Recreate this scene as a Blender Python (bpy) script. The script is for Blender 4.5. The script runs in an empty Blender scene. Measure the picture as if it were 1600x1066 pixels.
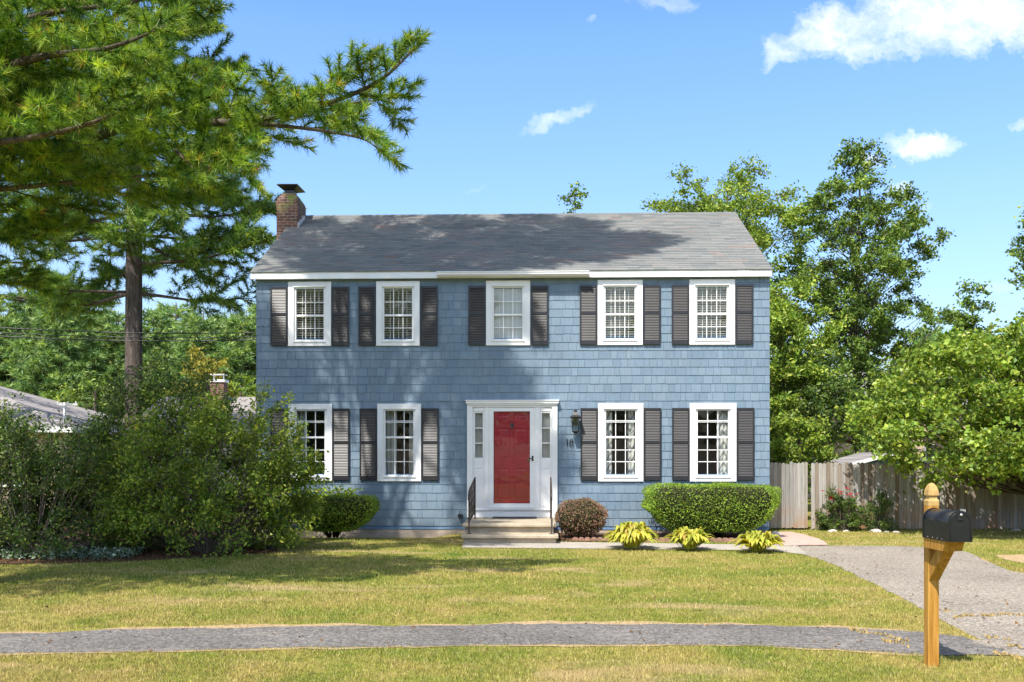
import bpy, math, random
import numpy as np
from math import radians as R, sin, cos, pi

sc = bpy.context.scene
col = sc.collection
PI = pi
CAMH, F, YH = 1.75, 1500.0, 715.0      # eye height, focal length and horizon in photo pixels (1600 wide)

# ------------------------------------------------------------------ camera
cd = bpy.data.cameras.new('camera')
cam = bpy.data.objects.new('camera', cd)
col.objects.link(cam)
cam.location = (0, 0, CAMH)
cam.rotation_euler = (R(90), 0, 0)
cd.sensor_width = 36
cd.lens = 36 * F / 1600
cd.shift_y = (YH - 533) / 1600
cd.clip_start = 0.1
cd.clip_end = 3000
sc.camera = cam

# ------------------------------------------------------------------ light
ELEV, AZ = 55.0, 26.0                   # sun behind the camera, over its left shoulder
sunv = np.array([-sin(R(AZ)) * cos(R(ELEV)), -cos(R(AZ)) * cos(R(ELEV)), sin(R(ELEV))])
ld = bpy.data.lights.new('sun', 'SUN')
ld.energy = 5.0
ld.angle = R(0.5)
ld.color = (1.0, 0.95, 0.87)
sun = bpy.data.objects.new('sun', ld)
col.objects.link(sun)
sun.rotation_euler = (R(90 - ELEV), 0, R(-AZ))
sc.view_settings.view_transform = 'Standard'
sc.view_settings.look = 'None'
sc.view_settings.exposure = 0.6
sc.view_settings.gamma = 1.0

# ------------------------------------------------------------------ node helpers
class NT:
    def __init__(s, tree):
        s.t = tree; s.n = tree.nodes; s.l = tree.links
    def node(s, typ, **kw):
        n = s.n.new(typ)
        for k, v in kw.items():
            if k.startswith('_'):
                continue
            setattr(n, k, v)
        return n
    def set(s, sock, v):
        if isinstance(v, bpy.types.NodeSocket):
            s.l.new(v, sock)
        elif v is not None:
            sock.default_value = v
    def math(s, op, a, b=None, c=None, clamp=False):
        n = s.n.new('ShaderNodeMath'); n.operation = op; n.use_clamp = clamp
        s.set(n.inputs[0], a)
        if b is not None: s.set(n.inputs[1], b)
        if c is not None: s.set(n.inputs[2], c)
        return n.outputs[0]
    def vmath(s, op, a, b=None, scale=None):
        n = s.n.new('ShaderNodeVectorMath'); n.operation = op
        s.set(n.inputs[0], a)
        if b is not None: s.set(n.inputs[1], b)
        if scale is not None: s.set(n.inputs['Scale'], scale)
        return n.outputs[0]
    def mix(s, f, a, b, mode='MIX'):
        n = s.n.new('ShaderNodeMix'); n.data_type = 'RGBA'; n.blend_type = mode
        s.set(n.inputs[0], f); s.set(n.inputs[6], rgba(a)); s.set(n.inputs[7], rgba(b))
        return n.outputs[2]
    def noise(s, vec, scale, detail=3, rough=.55, dist=0.0):
        n = s.n.new('ShaderNodeTexNoise')
        s.set(n.inputs['Vector'], vec); n.inputs['Scale'].default_value = scale
        n.inputs['Detail'].default_value = detail; n.inputs['Roughness'].default_value = rough
        n.inputs['Distortion'].default_value = dist
        return n.outputs['Fac']
    def ramp(s, f, stops):
        n = s.n.new('ShaderNodeValToRGB')
        s.set(n.inputs[0], f)
        e = n.color_ramp.elements
        while len(e) < len(stops): e.new(.5)
        for i, (p, c) in enumerate(stops):
            e[i].position = p; e[i].color = rgba(c)
        return n.outputs[0]
    def remap(s, v, a, b, c=0., d=1., clamp=True):
        n = s.n.new('ShaderNodeMapRange'); n.clamp = clamp
        s.set(n.inputs[0], v)
        for i, q in enumerate((a, b, c, d)): n.inputs[i + 1].default_value = q
        return n.outputs[0]
    def coord(s, kind='Object'):
        return s.n.new('ShaderNodeTexCoord').outputs[kind]
    def attr(s, name='var'):
        n = s.n.new('ShaderNodeAttribute'); n.attribute_name = name
        return n.outputs['Fac']
    def bump(s, h, strength=.4, dist=.01):
        n = s.n.new('ShaderNodeBump'); n.inputs['Strength'].default_value = strength
        n.inputs['Distance'].default_value = dist; s.l.new(h, n.inputs['Height'])
        return n.outputs[0]
    def scalev(s, v, sx, sy, sz):
        return s.vmath('MULTIPLY', v, (sx, sy, sz))
    def sep(s, v):
        n = s.n.new('ShaderNodeSeparateXYZ'); s.l.new(v, n.inputs[0]); return n.outputs
    def comb(s, x, y, z):
        n = s.n.new('ShaderNodeCombineXYZ')
        s.set(n.inputs[0], x); s.set(n.inputs[1], y); s.set(n.inputs[2], z); return n.outputs[0]

def rgba(c):
    if isinstance(c, bpy.types.NodeSocket): return c
    if isinstance(c, (int, float)): return (c, c, c, 1)
    c = tuple(c)
    return c if len(c) == 4 else c + (1,)

def new_mat(name):
    m = bpy.data.materials.new(name); m.use_nodes = True
    nt = NT(m.node_tree); nt.n.clear()
    out = nt.n.new('ShaderNodeOutputMaterial')
    return m, nt, out

def principled(nt, out, colr, rough=.6, spec=.4, metal=0., normal=None):
    b = nt.n.new('ShaderNodeBsdfPrincipled')
    nt.set(b.inputs['Base Color'], rgba(colr)); nt.set(b.inputs['Roughness'], rough)
    nt.set(b.inputs['Specular IOR Level'], spec); nt.set(b.inputs['Metallic'], metal)
    if normal is not None: nt.l.new(normal, b.inputs['Normal'])
    nt.l.new(b.outputs[0], out.inputs[0])
    return b

def simple(name, c, rough=.6, spec=.4, metal=0., var=.12, nscale=8., bump=0., attr=0.):
    m, nt, out = new_mat(name)
    co = nt.coord()
    n = nt.noise(co, nscale, 5)
    k = nt.remap(n, .3, .7, 1 - var, 1 + var)
    if attr:
        k = nt.math('MULTIPLY', k, nt.remap(nt.attr(), 0, 1, 1 - attr, 1 + attr))
    cc = nt.vmath('SCALE', c, scale=k)
    nrm = nt.bump(nt.noise(co, nscale * 6, 4), bump, .01) if bump else None
    principled(nt, out, cc, rough, spec, metal, nrm)
    return m

def foliage_mat(name, stops, trans=.35, rough=.45, spec=.35, tc=(1.25, 1.2, .45)):
    """leaf colours along the per-leaf attribute, part of the light passing through the leaf"""
    m, nt, out = new_mat(name)
    c = nt.ramp(nt.attr(), stops)
    big = nt.noise(nt.coord(), 1.5, 3)
    c = nt.vmath('SCALE', c, scale=nt.remap(big, .33, .67, .68, 1.25))
    b = nt.n.new('ShaderNodeBsdfPrincipled')
    nt.l.new(c, b.inputs['Base Color']); b.inputs['Roughness'].default_value = rough
    b.inputs['Specular IOR Level'].default_value = spec
    t = nt.n.new('ShaderNodeBsdfTranslucent')
    nt.l.new(nt.vmath('MULTIPLY', c, tc), t.inputs[0])
    mx = nt.n.new('ShaderNodeMixShader'); mx.inputs[0].default_value = trans
    nt.l.new(b.outputs[0], mx.inputs[1]); nt.l.new(t.outputs[0], mx.inputs[2])
    nt.l.new(mx.outputs[0], out.inputs[0])
    return m

# ------------------------------------------------------------------ world: sky with a few fair-weather clouds
w = bpy.data.worlds.new('World'); sc.world = w
w.use_nodes = True
nt = NT(w.node_tree); nt.n.clear()
wout = nt.n.new('ShaderNodeOutputWorld')
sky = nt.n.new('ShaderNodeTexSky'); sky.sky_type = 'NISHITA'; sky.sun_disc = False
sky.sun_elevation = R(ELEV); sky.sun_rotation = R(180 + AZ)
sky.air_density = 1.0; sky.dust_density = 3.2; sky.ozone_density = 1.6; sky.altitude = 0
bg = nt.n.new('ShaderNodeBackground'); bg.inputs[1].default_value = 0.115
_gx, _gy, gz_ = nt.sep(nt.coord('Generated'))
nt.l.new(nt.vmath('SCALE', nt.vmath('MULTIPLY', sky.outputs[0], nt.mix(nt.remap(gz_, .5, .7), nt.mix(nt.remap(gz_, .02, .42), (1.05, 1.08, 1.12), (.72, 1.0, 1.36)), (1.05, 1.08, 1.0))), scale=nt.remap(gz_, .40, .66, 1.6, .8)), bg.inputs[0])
dirv = nt.coord('Generated')
sx, sy, sz = nt.sep(dirv)
yy = nt.math('MAXIMUM', sy, .02)
cu = nt.math('DIVIDE', sx, yy); cv = nt.math('DIVIDE', sz, yy)
cuv0 = nt.comb(cu, cv, 0.)
wn = nt.n.new('ShaderNodeTexNoise'); nt.l.new(cuv0, wn.inputs['Vector']); wn.inputs['Scale'].default_value = 26.; wn.inputs['Detail'].default_value = 8; wn.inputs['Roughness'].default_value = .62
cuv = nt.vmath('ADD', cuv0, nt.vmath('SCALE', nt.vmath('SUBTRACT', wn.outputs['Color'], (.5, .5, .5)), scale=.055))
cu, cv, _z = nt.sep(cuv)
n1 = nt.noise(nt.scalev(cuv, 1., 1.6, 1.), 13., 9, .62, .3)
n2 = nt.noise(nt.scalev(cuv, 1., 1.5, 1.), 45., 6, .65)
edge = nt.math('ADD', nt.math('MULTIPLY', nt.math('SUBTRACT', n1, .5), 3.4), nt.math('MULTIPLY', nt.math('SUBTRACT', n2, .5), 1.5))
def cloud(px, py, rx, ry, ang, amp=1., soft=.9, gain=1.):
    soft *= 1.7; rx *= 1.08; ry *= 1.15
    u0, v0 = (px - 800) / F, (YH - py) / F
    du = nt.math('SUBTRACT', cu, u0); dv = nt.math('SUBTRACT', cv, v0)
    ca, sa = cos(R(ang)), sin(R(ang))
    a = nt.math('ADD', nt.math('MULTIPLY', du, ca), nt.math('MULTIPLY', dv, sa))
    b = nt.math('SUBTRACT', nt.math('MULTIPLY', dv, ca), nt.math('MULTIPLY', du, sa))
    a = nt.math('DIVIDE', a, rx / F); b = nt.math('DIVIDE', b, ry / F)
    r2 = nt.math('ADD', nt.math('MULTIPLY', a, a), nt.math('MULTIPLY', b, b))
    q = nt.math('ADD', nt.math('SUBTRACT', 1., r2), nt.math('MULTIPLY', edge, amp))
    return nt.math('MULTIPLY', nt.remap(q, 0., soft), gain)
clouds = [cloud(1330, 52, 130, 45, 8, .8), cloud(1500, 25, 210, 55, 3, .7), cloud(1215, 85, 38, 22, 38, .7, .9, .9),
          cloud(1740, 40, 160, 70, 0, .8),
          cloud(872, 186, 60, 15, 24, .75, 1.3, .9), cloud(1445, 226, 68, 22, -4, .85), cloud(1357, 246, 24, 13, -8, .7, 1.),
          cloud(1035, 3, 62, 15, -8, .8, 1.5, .75), cloud(1404, 301, 20, 13, 0, .6, 1.2, .8), cloud(1592, 192, 16, 9, 20, .6, 1.3, .8),
          cloud(1550, 443, 60, 9, 4, .9, 1.8, .45), cloud(740, 296, 26, 5, 4, .6, 2., .3), cloud(1440, 325, 30, 7, 25, .8, 2., .3),
          cloud(925, 35, 10, 6, 10, .5, 1.5, .45), cloud(-1500, 300, 900, 200, 5, .9), cloud(3200, 260, 900, 180, 5, .9)]
cm = clouds[0]
for c in clouds[1:]: cm = nt.math('MAXIMUM', cm, c)
cm = nt.math('MULTIPLY', cm, nt.remap(sy, .02, .08))
cb = nt.n.new('ShaderNodeBackground')
nt.l.new(nt.mix(nt.remap(nt.math('ADD', n1, nt.math('MULTIPLY', n2, .3)), .45, .8), (.84, .9, 1.), (1., 1., 1.)), cb.inputs[0]); cb.inputs[1].default_value = 0.95
# clouds mixed over the sky, whose gain is raised low and cut overhead
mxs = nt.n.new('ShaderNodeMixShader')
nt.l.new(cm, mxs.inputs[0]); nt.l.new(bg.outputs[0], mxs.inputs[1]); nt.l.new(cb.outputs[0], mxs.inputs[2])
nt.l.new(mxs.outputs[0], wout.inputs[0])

# ------------------------------------------------------------------ object helpers
def link(name, me, parent=None, m=None):
    o = bpy.data.objects.new(name, me)
    col.objects.link(o)
    if parent is not None: o.parent = parent
    if m is not None and me is not None:
        if isinstance(m, (list, tuple)):
            for q in m: me.materials.append(q)
        else:
            me.materials.append(m)
    return o

def tag(o, label=None, cat=None, group=None, kind=None):
    if label: o['label'] = label
    if cat: o['category'] = cat
    if group: o['group'] = group
    if kind: o['kind'] = kind
    return o

def empty(name, loc, rz=0, label=None, cat=None, group=None):
    o = bpy.data.objects.new(name, None); col.objects.link(o)
    o.location = loc; o.rotation_euler = (0, 0, rz)
    o.empty_display_size = .3
    return tag(o, label, cat, group)

def np_mesh(name, V, Fc, m, parent=None, var=None, smooth=False, matidx=None):
    """V (n,3), Fc (m,k) all faces with k corners"""
    V = np.asarray(V, dtype=np.float32); Fc = np.asarray(Fc, dtype=np.int32)
    me = bpy.data.meshes.new(name)
    k = Fc.shape[1]
    me.vertices.add(len(V)); me.vertices.foreach_set('co', V.ravel())
    me.loops.add(Fc.size); me.loops.foreach_set('vertex_index', Fc.ravel())
    me.polygons.add(len(Fc))
    me.polygons.foreach_set('loop_start', np.arange(0, Fc.size, k, dtype=np.int32))
    me.polygons.foreach_set('loop_total', np.full(len(Fc), k, dtype=np.int32))
    me.polygons.foreach_set('use_smooth', np.full(len(Fc), smooth, dtype=bool))
    if var is not None:
        a = me.attributes.new('var', 'FLOAT', 'FACE'); a.data.foreach_set('value', np.asarray(var, dtype=np.float32))
    me.update(calc_edges=True)
    if matidx is not None:
        me.polygons.foreach_set('material_index', np.asarray(matidx, dtype=np.int32))
    return link(name, me, parent, m)

class MB:
    def __init__(s): s.v = []; s.f = []; s.var = []; s.sm = []
    def add(s, vs, fs, var=0., smooth=False):
        b = len(s.v); s.v += [tuple(map(float, p)) for p in vs]
        for f in fs: s.f.append(tuple(b + i for i in f)); s.var.append(var); s.sm.append(smooth)
        return s
    def box(s, x0, x1, y0, y1, z0, z1, var=0., bev=0.):
        if x0 > x1: x0, x1 = x1, x0
        if y0 > y1: y0, y1 = y1, y0
        if z0 > z1: z0, z1 = z1, z0
        b = min(bev, (x1 - x0) * .45, (y1 - y0) * .45, (z1 - z0) * .45)
        if b <= 0:
            vs = [(x0, y0, z0), (x1, y0, z0), (x1, y1, z0), (x0, y1, z0), (x0, y0, z1), (x1, y0, z1), (x1, y1, z1), (x0, y1, z1)]
            fs = [(0, 3, 2, 1), (4, 5, 6, 7), (0, 1, 5, 4), (1, 2, 6, 5), (2, 3, 7, 6), (3, 0, 4, 7)]
            return s.add(vs, fs, var)
        X, Y, Z = (x0, x1), (y0, y1), (z0, z1)
        vs = []; ix = {}
        for i in (0, 1):
            for j in (0, 1):
                for k in (0, 1):
                    for a in range(3):
                        p = [X[i] + (b if i == 0 else -b), Y[j] + (b if j == 0 else -b), Z[k] + (b if k == 0 else -b)]
                        p[a] = (X, Y, Z)[a][(i, j, k)[a]]
                        ix[(i, j, k, a)] = len(vs); vs.append(p)
        fs = []
        for a in range(3):
            o = [q for q in range(3) if q != a]
            for sd in (0, 1):
                f = []
                for (p, q) in ((0, 0), (1, 0), (1, 1), (0, 1)):
                    c = [0, 0, 0]; c[a] = sd; c[o[0]] = p; c[o[1]] = q
                    f.append(ix[(c[0], c[1], c[2], a)])
                if (sd == 0) != (a == 1): f = f[::-1]
                fs.append(f)
        for a in range(3):          # edges along axis a
            o = [q for q in range(3) if q != a]
            for p in (0, 1):
                for q in (0, 1):
                    c0 = [0, 0, 0]; c1 = [0, 0, 0]; c0[o[0]] = c1[o[0]] = p; c0[o[1]] = c1[o[1]] = q; c1[a] = 1
                    fs.append([ix[tuple(c0) + (o[0],)], ix[tuple(c1) + (o[0],)], ix[tuple(c1) + (o[1],)], ix[tuple(c0) + (o[1],)]])
        for i in (0, 1):
            for j in (0, 1):
                for k in (0, 1):
                    fs.append([ix[(i, j, k, 0)], ix[(i, j, k, 1)], ix[(i, j, k, 2)]])
        return s.add(vs, fs, var)
    def poly_prism(s, pts, y0, y1, var=0.):
        """pts (x,z) outline swept along y"""
        n = len(pts)
        vs = [(x, y0, z) for x, z in pts] + [(x, y1, z) for x, z in pts]
        fs = [tuple(range(n)), tuple(range(2 * n - 1, n - 1, -1))] + [(i, i + n, (i + 1) % n + n, (i + 1) % n) for i in range(n)]
        return s.add(vs, fs, var)
    def prism_x(s, pts, x0, x1, var=0.):
        """pts (y,z) outline swept along x"""
        n = len(pts)
        vs = [(x0, y, z) for y, z in pts] + [(x1, y, z) for y, z in pts]
        fs = [tuple(range(n)), tuple(range(2 * n - 1, n - 1, -1))] + [(i, i + n, (i + 1) % n + n, (i + 1) % n) for i in range(n)]
        return s.add(vs, fs, var)
    def tube(s, pts, rad, n=8, var=0., cap=True):
        pts = [np.array(p, float) for p in pts]
        if not hasattr(rad, '__len__'): rad = [rad] * len(pts)
        b = len(s.v); ref = None
        for i, p in enumerate(pts):
            d = (pts[min(i + 1, len(pts) - 1)] - pts[max(i - 1, 0)])
            d = d / (np.linalg.norm(d) + 1e-9)
            if ref is None: ref = np.array([1., 0, 0]) if abs(d[0]) < .8 else np.array([0, 1., 0])
            u = ref - d * ref.dot(d); u /= np.linalg.norm(u) + 1e-9; ref = u
            v = np.cross(d, u)
            for k in range(n):
                a = 2 * pi * k / n
                q = p + (u * cos(a) + v * sin(a)) * rad[i]
                s.v.append((float(q[0]), float(q[1]), float(q[2])))
        for i in range(len(pts) - 1):
            for k in range(n):
                s.f.append((b + i * n + k, b + i * n + (k + 1) % n, b + (i + 1) * n + (k + 1) % n, b + (i + 1) * n + k)); s.var.append(var); s.sm.append(True)
        if cap:
            s.f.append(tuple(b + k for k in range(n))[::-1]); s.f.append(tuple(b + (len(pts) - 1) * n + k for k in range(n)))
            s.var += [var, var]; s.sm += [False, False]
        return s
    def lathe(s, prof, cx=0., cy=0., n=16, var=0., smooth=True, square=False):
        """prof (r,z)"""
        b = len(s.v)
        for r, z in prof:
            for k in range(n):
                a = 2 * pi * k / n + (pi / 4 if square else 0)
                s.v.append((cx + r * cos(a), cy + r * sin(a), z))
        for i in range(len(prof) - 1):
            for k in range(n):
                s.f.append((b + i * n + k, b + i * n + (k + 1) % n, b + (i + 1) * n + (k + 1) % n, b + (i + 1) * n + k)); s.var.append(var); s.sm.append(smooth)
        s.f.append(tuple(b + k for k in range(n))[::-1]); s.f.append(tuple(b + (len(prof) - 1) * n + k for k in range(n)))
        s.var += [var, var]; s.sm += [False, False]
        return s
    def build(s, name, m, parent=None, loc=None):
        me = bpy.data.meshes.new(name)
        me.from_pydata(s.v, [], s.f)
        a = me.attributes.new('var', 'FLOAT', 'FACE'); a.data.foreach_set('value', s.var)
        me.polygons.foreach_set('use_smooth', s.sm)
        me.update()
        o = link(name, me, parent, m)
        if loc is not None: o.location = loc
        return o

def gp(px, py):
    """photo pixel of a point on the ground -> world x, y"""
    Y = CAMH * F / (py - YH)
    return ((px - 800) / F * Y, Y)

def at(px, py, Y):
    return np.array([(px - 800) / F * Y, Y, CAMH + (YH - py) / F * Y])

def unit(v):
    v = np.asarray(v, float)
    return v / (np.linalg.norm(v, axis=-1, keepdims=True) + 1e-9)

# ------------------------------------------------------------------ materials
def lawn_colour(nt, co, dark=1.):
    a = nt.noise(co, .33, 4, .6)
    b = nt.noise(co, 1.7, 4, .6)
    c = nt.noise(nt.scalev(co, .5, 1.3, 1), .8, 3, .6, .6)
    d_ = nt.noise(co, 9., 4, .75)
    f = nt.math('ADD', nt.math('MULTIPLY', a, .42), nt.math('ADD', nt.math('MULTIPLY', b, .33), nt.math('MULTIPLY', d_, .25)))
    cc = nt.ramp(f, [(.37, (.17 * dark, .26 * dark, .035 * dark)), (.47, (.33 * dark, .35 * dark, .062 * dark)),
                     (.55, (.47 * dark, .4 * dark, .11 * dark)), (.66, (.58 * dark, .45 * dark, .17 * dark))])
    cc = nt.vmath('SCALE', cc, scale=nt.remap(nt.noise(co, 14., 3, .8), .35, .65, .62, 1.15))
    return nt.mix(nt.remap(c, .56, .68, 0, .75), cc, (.62 * dark, .46 * dark, .24 * dark))

m, nt, out = new_mat('lawn_soil')
co = nt.coord()
cc = lawn_colour(nt, co, .8)
f = nt.noise(co, 55, 4, .7)
cc = nt.vmath('SCALE', cc, scale=nt.remap(f, .3, .7, .55, 1.2))
principled(nt, out, cc, .95, .1, 0, nt.bump(nt.noise(co, 70, 3, .7), .8, .03))
M_LAWN = m
m, nt, out = new_mat('grass_blades')
co = nt.coord()
cc = lawn_colour(nt, co)
v = nt.attr()
cc = nt.vmath('SCALE', cc, scale=nt.remap(v, 0, 1, .55, 1.4))
cc = nt.mix(nt.remap(v, .82, .9, 0, .7), cc, (.62, .5, .27))
b = nt.n.new('ShaderNodeBsdfPrincipled'); nt.l.new(cc, b.inputs['Base Color']); b.inputs['Roughness'].default_value = .6; b.inputs['Specular IOR Level'].default_value = .2
t = nt.n.new('ShaderNodeBsdfTranslucent'); nt.l.new(cc, t.inputs[0])
mx = nt.n.new('ShaderNodeMixShader'); mx.inputs[0].default_value = .3
nt.l.new(b.outputs[0], mx.inputs[1]); nt.l.new(t.outputs[0], mx.inputs[2]); nt.l.new(mx.outputs[0], out.inputs[0])
M_GRASS = m

def asphalt(name, c1, c2, speck):
    m, nt, out = new_mat(name)
    co = nt.coord()
    big = nt.noise(co, .6, 5, .6)
    fine = nt.noise(co, 34, 5, .85)
    sp = nt.noise(co, 48, 2, .8)
    cc = nt.mix(nt.remap(big, .35, .65), c1, c2)
    cc = nt.vmath('SCALE', cc, scale=nt.remap(fine, .34, .66, .5, 1.45))
    cc = nt.mix(nt.remap(sp, .6, .68, 0, .6), cc, speck)
    cc = nt.vmath('SCALE', cc, scale=nt.remap(nt.noise(co, 17, 3, .8), .36, .64, .66, 1.32))
    st = nt.noise(nt.scalev(co, .5, 1.8, 1), 2.2, 5, .75)
    cc = nt.mix(nt.remap(st, .56, .66, 0, .4), cc, (.36, .32, .27))
    crk = nt.n.new('ShaderNodeTexVoronoi'); crk.feature = 'DISTANCE_TO_EDGE'
    nt.l.new(nt.vmath('ADD', co, nt.vmath('SCALE', nt.comb(nt.noise(co, 2.3, 4), nt.noise(co, 2.9, 4), 0.), scale=1.2)), crk.inputs['Vector']); crk.inputs['Scale'].default_value = .45
    cc = nt.mix(nt.remap(crk.outputs['Distance'], .002, .008, .6, 0.), cc, (.08, .07, .055))
    principled(nt, out, cc, .9, .2, 0, nt.bump(fine, .6, .01))
    return m
M_WALK = asphalt('sidewalk_asphalt', (.125, .116, .11), (.17, .158, .148), (.36, .33, .3))
M_DRIVE = asphalt('driveway_asphalt', (.23, .2, .17), (.3, .262, .22), (.44, .4, .35))
M_CONC = simple('concrete_path', (.36, .325, .28), .9, .2, var=.15, nscale=3, bump=.3)
M_PAVER = simple('pink_paving', (.47, .33, .28), .9, .2, var=.15, nscale=5, bump=.3)
M_STEP = simple('step_concrete', (.4, .335, .245), .85, .25, var=.2, nscale=5, bump=.3)
M_FOUND = simple('foundation_concrete', (.40, .33, .27), .9, .2, var=.22, nscale=4, bump=.4)
m, nt, out = new_mat('mulch')
co = nt.coord()
cc = nt.ramp(nt.noise(co, 28, 5, .75), [(.3, (.035, .02, .012)), (.5, (.1, .055, .035)), (.7, (.24, .14, .09))])
principled(nt, out, cc, .95, .1, 0, nt.bump(nt.noise(co, 40, 4, .7), 1., .03)); M_MULCH = m
m, nt, out = new_mat('dry_dirt')
co = nt.coord()
cc = nt.ramp(nt.noise(co, 20, 5, .75), [(.3, (.24, .15, .075)), (.5, (.42, .3, .17)), (.7, (.56, .43, .28))])
principled(nt, out, cc, .95, .1, 0, nt.bump(nt.noise(co, 60, 4, .7), .8, .02)); M_DIRT = m

# painted shingle siding
m, nt, out = new_mat('blue_shingle_paint')
co = nt.coord()
va = nt.attr()
base = nt.mix(va, (.138, .198, .258), (.176, .24, .3))
g = nt.noise(nt.scalev(co, 26, 26, 3.), 1.6, 5, .7)
w_ = nt.noise(co, 1.1, 4)
k = nt.math('MULTIPLY', nt.remap(g, .3, .7, .9, 1.1), nt.remap(w_, .3, .7, .93, 1.07))
cc = nt.vmath('SCALE', base, scale=k)
x_, y_, z_ = nt.sep(co)
strk = nt.noise(nt.scalev(co, 5, 5, .35), 1., 5, .7)
cc = nt.mix(nt.remap(strk, .55, .72, 0, .28), cc, (.24, .27, .29))
splash = nt.math('MULTIPLY', nt.remap(z_, .9, .15, 0., 1.), nt.remap(nt.noise(co, 3.5, 5, .7), .35, .65))
cc = nt.mix(nt.math('MULTIPLY', splash, .4), cc, (.14, .15, .14))
principled(nt, out, cc, .62, .35, 0, nt.bump(g, .35, .006)); M_SIDE = m
# roof shingles
m, nt, out = new_mat('asphalt_roof_shingles')
co = nt.coord()
va = nt.attr()
base = nt.ramp(va, [(.0, (.145, .154, .155)), (.35, (.178, .184, .18)), (.78, (.21, .212, .203)), (.94, (.22, .175, .158)), (1., (.2, .145, .128))])
g = nt.noise(co, 90, 3, .8)
bigr = nt.noise(nt.scalev(co, .6, 1.4, 1.4), .9, 4, .6)
cc = nt.vmath('SCALE', base, scale=nt.math('MULTIPLY', nt.remap(g, .3, .7, .85, 1.15), nt.remap(bigr, .3, .7, .9, 1.15)))
cc = nt.mix(nt.remap(bigr, .52, .66, 0, .35), cc, (.225, .165, .145))
principled(nt, out, cc, .92, .2, 0, nt.bump(g, .5, .006)); M_ROOF = m
M_WHITE = simple('white_trim_paint', (.8, .79, .77), .45, .4, var=.05, nscale=2.5, bump=.05)
M_GUTTER = simple('gutter_metal', (.74, .72, .71), .35, .5, var=.06, nscale=2)
m, nt, out = new_mat('shutter_dark_paint')          # slats lighter than the frame: sunlit brightness put into their colour
va = nt.attr()
cc = nt.mix(nt.remap(va, .05, .1, 0, 1), (.015, .014, .016), nt.mix(va, (.024, .022, .024), (.042, .039, .042)))
cc = nt.vmath('SCALE', cc, scale=nt.remap(nt.noise(nt.coord(), 5, 4), .3, .7, .85, 1.15))
principled(nt, out, cc, .45, .6); M_SHUT = m
M_BLACK = simple('black_metal', (.02, .02, .022), .4, .5, var=.2)
M_RAIL = simple('weathered_iron', (.05, .035, .03), .6, .4, var=.4, nscale=20)
M_INT = simple('interior_plaster', (.3, .29, .28), .9, .2)
M_BLIND = simple('blind_slats', (.72, .70, .66), .6, .3, var=.04)
M_BRASS = simple('handle_metal', (.35, .28, .15), .3, .5, metal=.9)
M_MATTE = simple('door_mat_rubber', (.075, .075, .075), .9, .2, var=.4, nscale=40)
M_ROCK = simple('pale_stone', (.5, .45, .4), .9, .2, var=.3, nscale=6, bump=.6)
M_TERRA = simple('terracotta_edging', (.30, .17, .12), .9, .2, var=.3, nscale=12, bump=.4)

m, nt, out = new_mat('red_door_paint')
co = nt.coord()
n = nt.noise(co, 3, 4)
cc = nt.mix(nt.remap(n, .35, .65), (.33, .006, .018), (.42, .01, .028))
principled(nt, out, cc, .32, .5, 0, nt.bump(nt.noise(nt.scalev(co, 60, 60, 4), 1.2, 4), .12, .004)); M_RED = m

m, nt, out = new_mat('window_glass')
tr = nt.n.new('ShaderNodeBsdfTransparent'); tr.inputs[0].default_value = (.9, .93, .93, 1)
gl = nt.n.new('ShaderNodeBsdfGlossy'); gl.inputs['Roughness'].default_value = .01
geo = nt.n.new('ShaderNodeNewGeometry')
dt = nt.n.new('ShaderNodeVectorMath'); dt.operation = 'DOT_PRODUCT'; nt.l.new(geo.outputs['Normal'], dt.inputs[0]); nt.l.new(geo.outputs['Incoming'], dt.inputs[1])
fr = nt.math('POWER', nt.math('SUBTRACT', 1., nt.math('ABSOLUTE', dt.outputs['Value']), clamp=True), 5.)
fr = nt.math('ADD', nt.math('MULTIPLY', fr, .9), .055)
wav = nt.bump(nt.noise(nt.coord(), 1.7, 2), .06, .05)
nt.l.new(wav, gl.inputs['Normal'])
mx = nt.n.new('ShaderNodeMixShader'); nt.l.new(fr, mx.inputs[0])
nt.l.new(tr.outputs[0], mx.inputs[1]); nt.l.new(gl.outputs[0], mx.inputs[2]); nt.l.new(mx.outputs[0], out.inputs[0])
M_GLASS = m

m, nt, out = new_mat('curtain_cloth')
co = nt.coord()
d = nt.n.new('ShaderNodeBsdfDiffuse'); d.inputs[0].default_value = (.62, .6, .55, 1)
t = nt.n.new('ShaderNodeBsdfTranslucent'); t.inputs[0].default_value = (.6, .58, .54, 1)
mx = nt.n.new('ShaderNodeMixShader'); mx.inputs[0].default_value = .3
nt.l.new(d.outputs[0], mx.inputs[1]); nt.l.new(t.outputs[0], mx.inputs[2]); nt.l.new(mx.outputs[0], out.inputs[0])
M_CURT = m
m, nt, out = new_mat('patterned_curtain_cloth')
co = nt.coord()
x_, y_, z_ = nt.sep(co)
s1 = nt.math('SINE', nt.math('ADD', nt.math('MULTIPLY', z_, 26), nt.math('MULTIPLY', nt.math('SINE', nt.math('MULTIPLY', x_, 22)), 2.6)))
cc = nt.mix(nt.remap(s1, .55, .7, 0, .85), (.62, .6, .55), (.2, .2, .2))
principled(nt, out, cc, .9, .1); M_CURT2 = m

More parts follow.
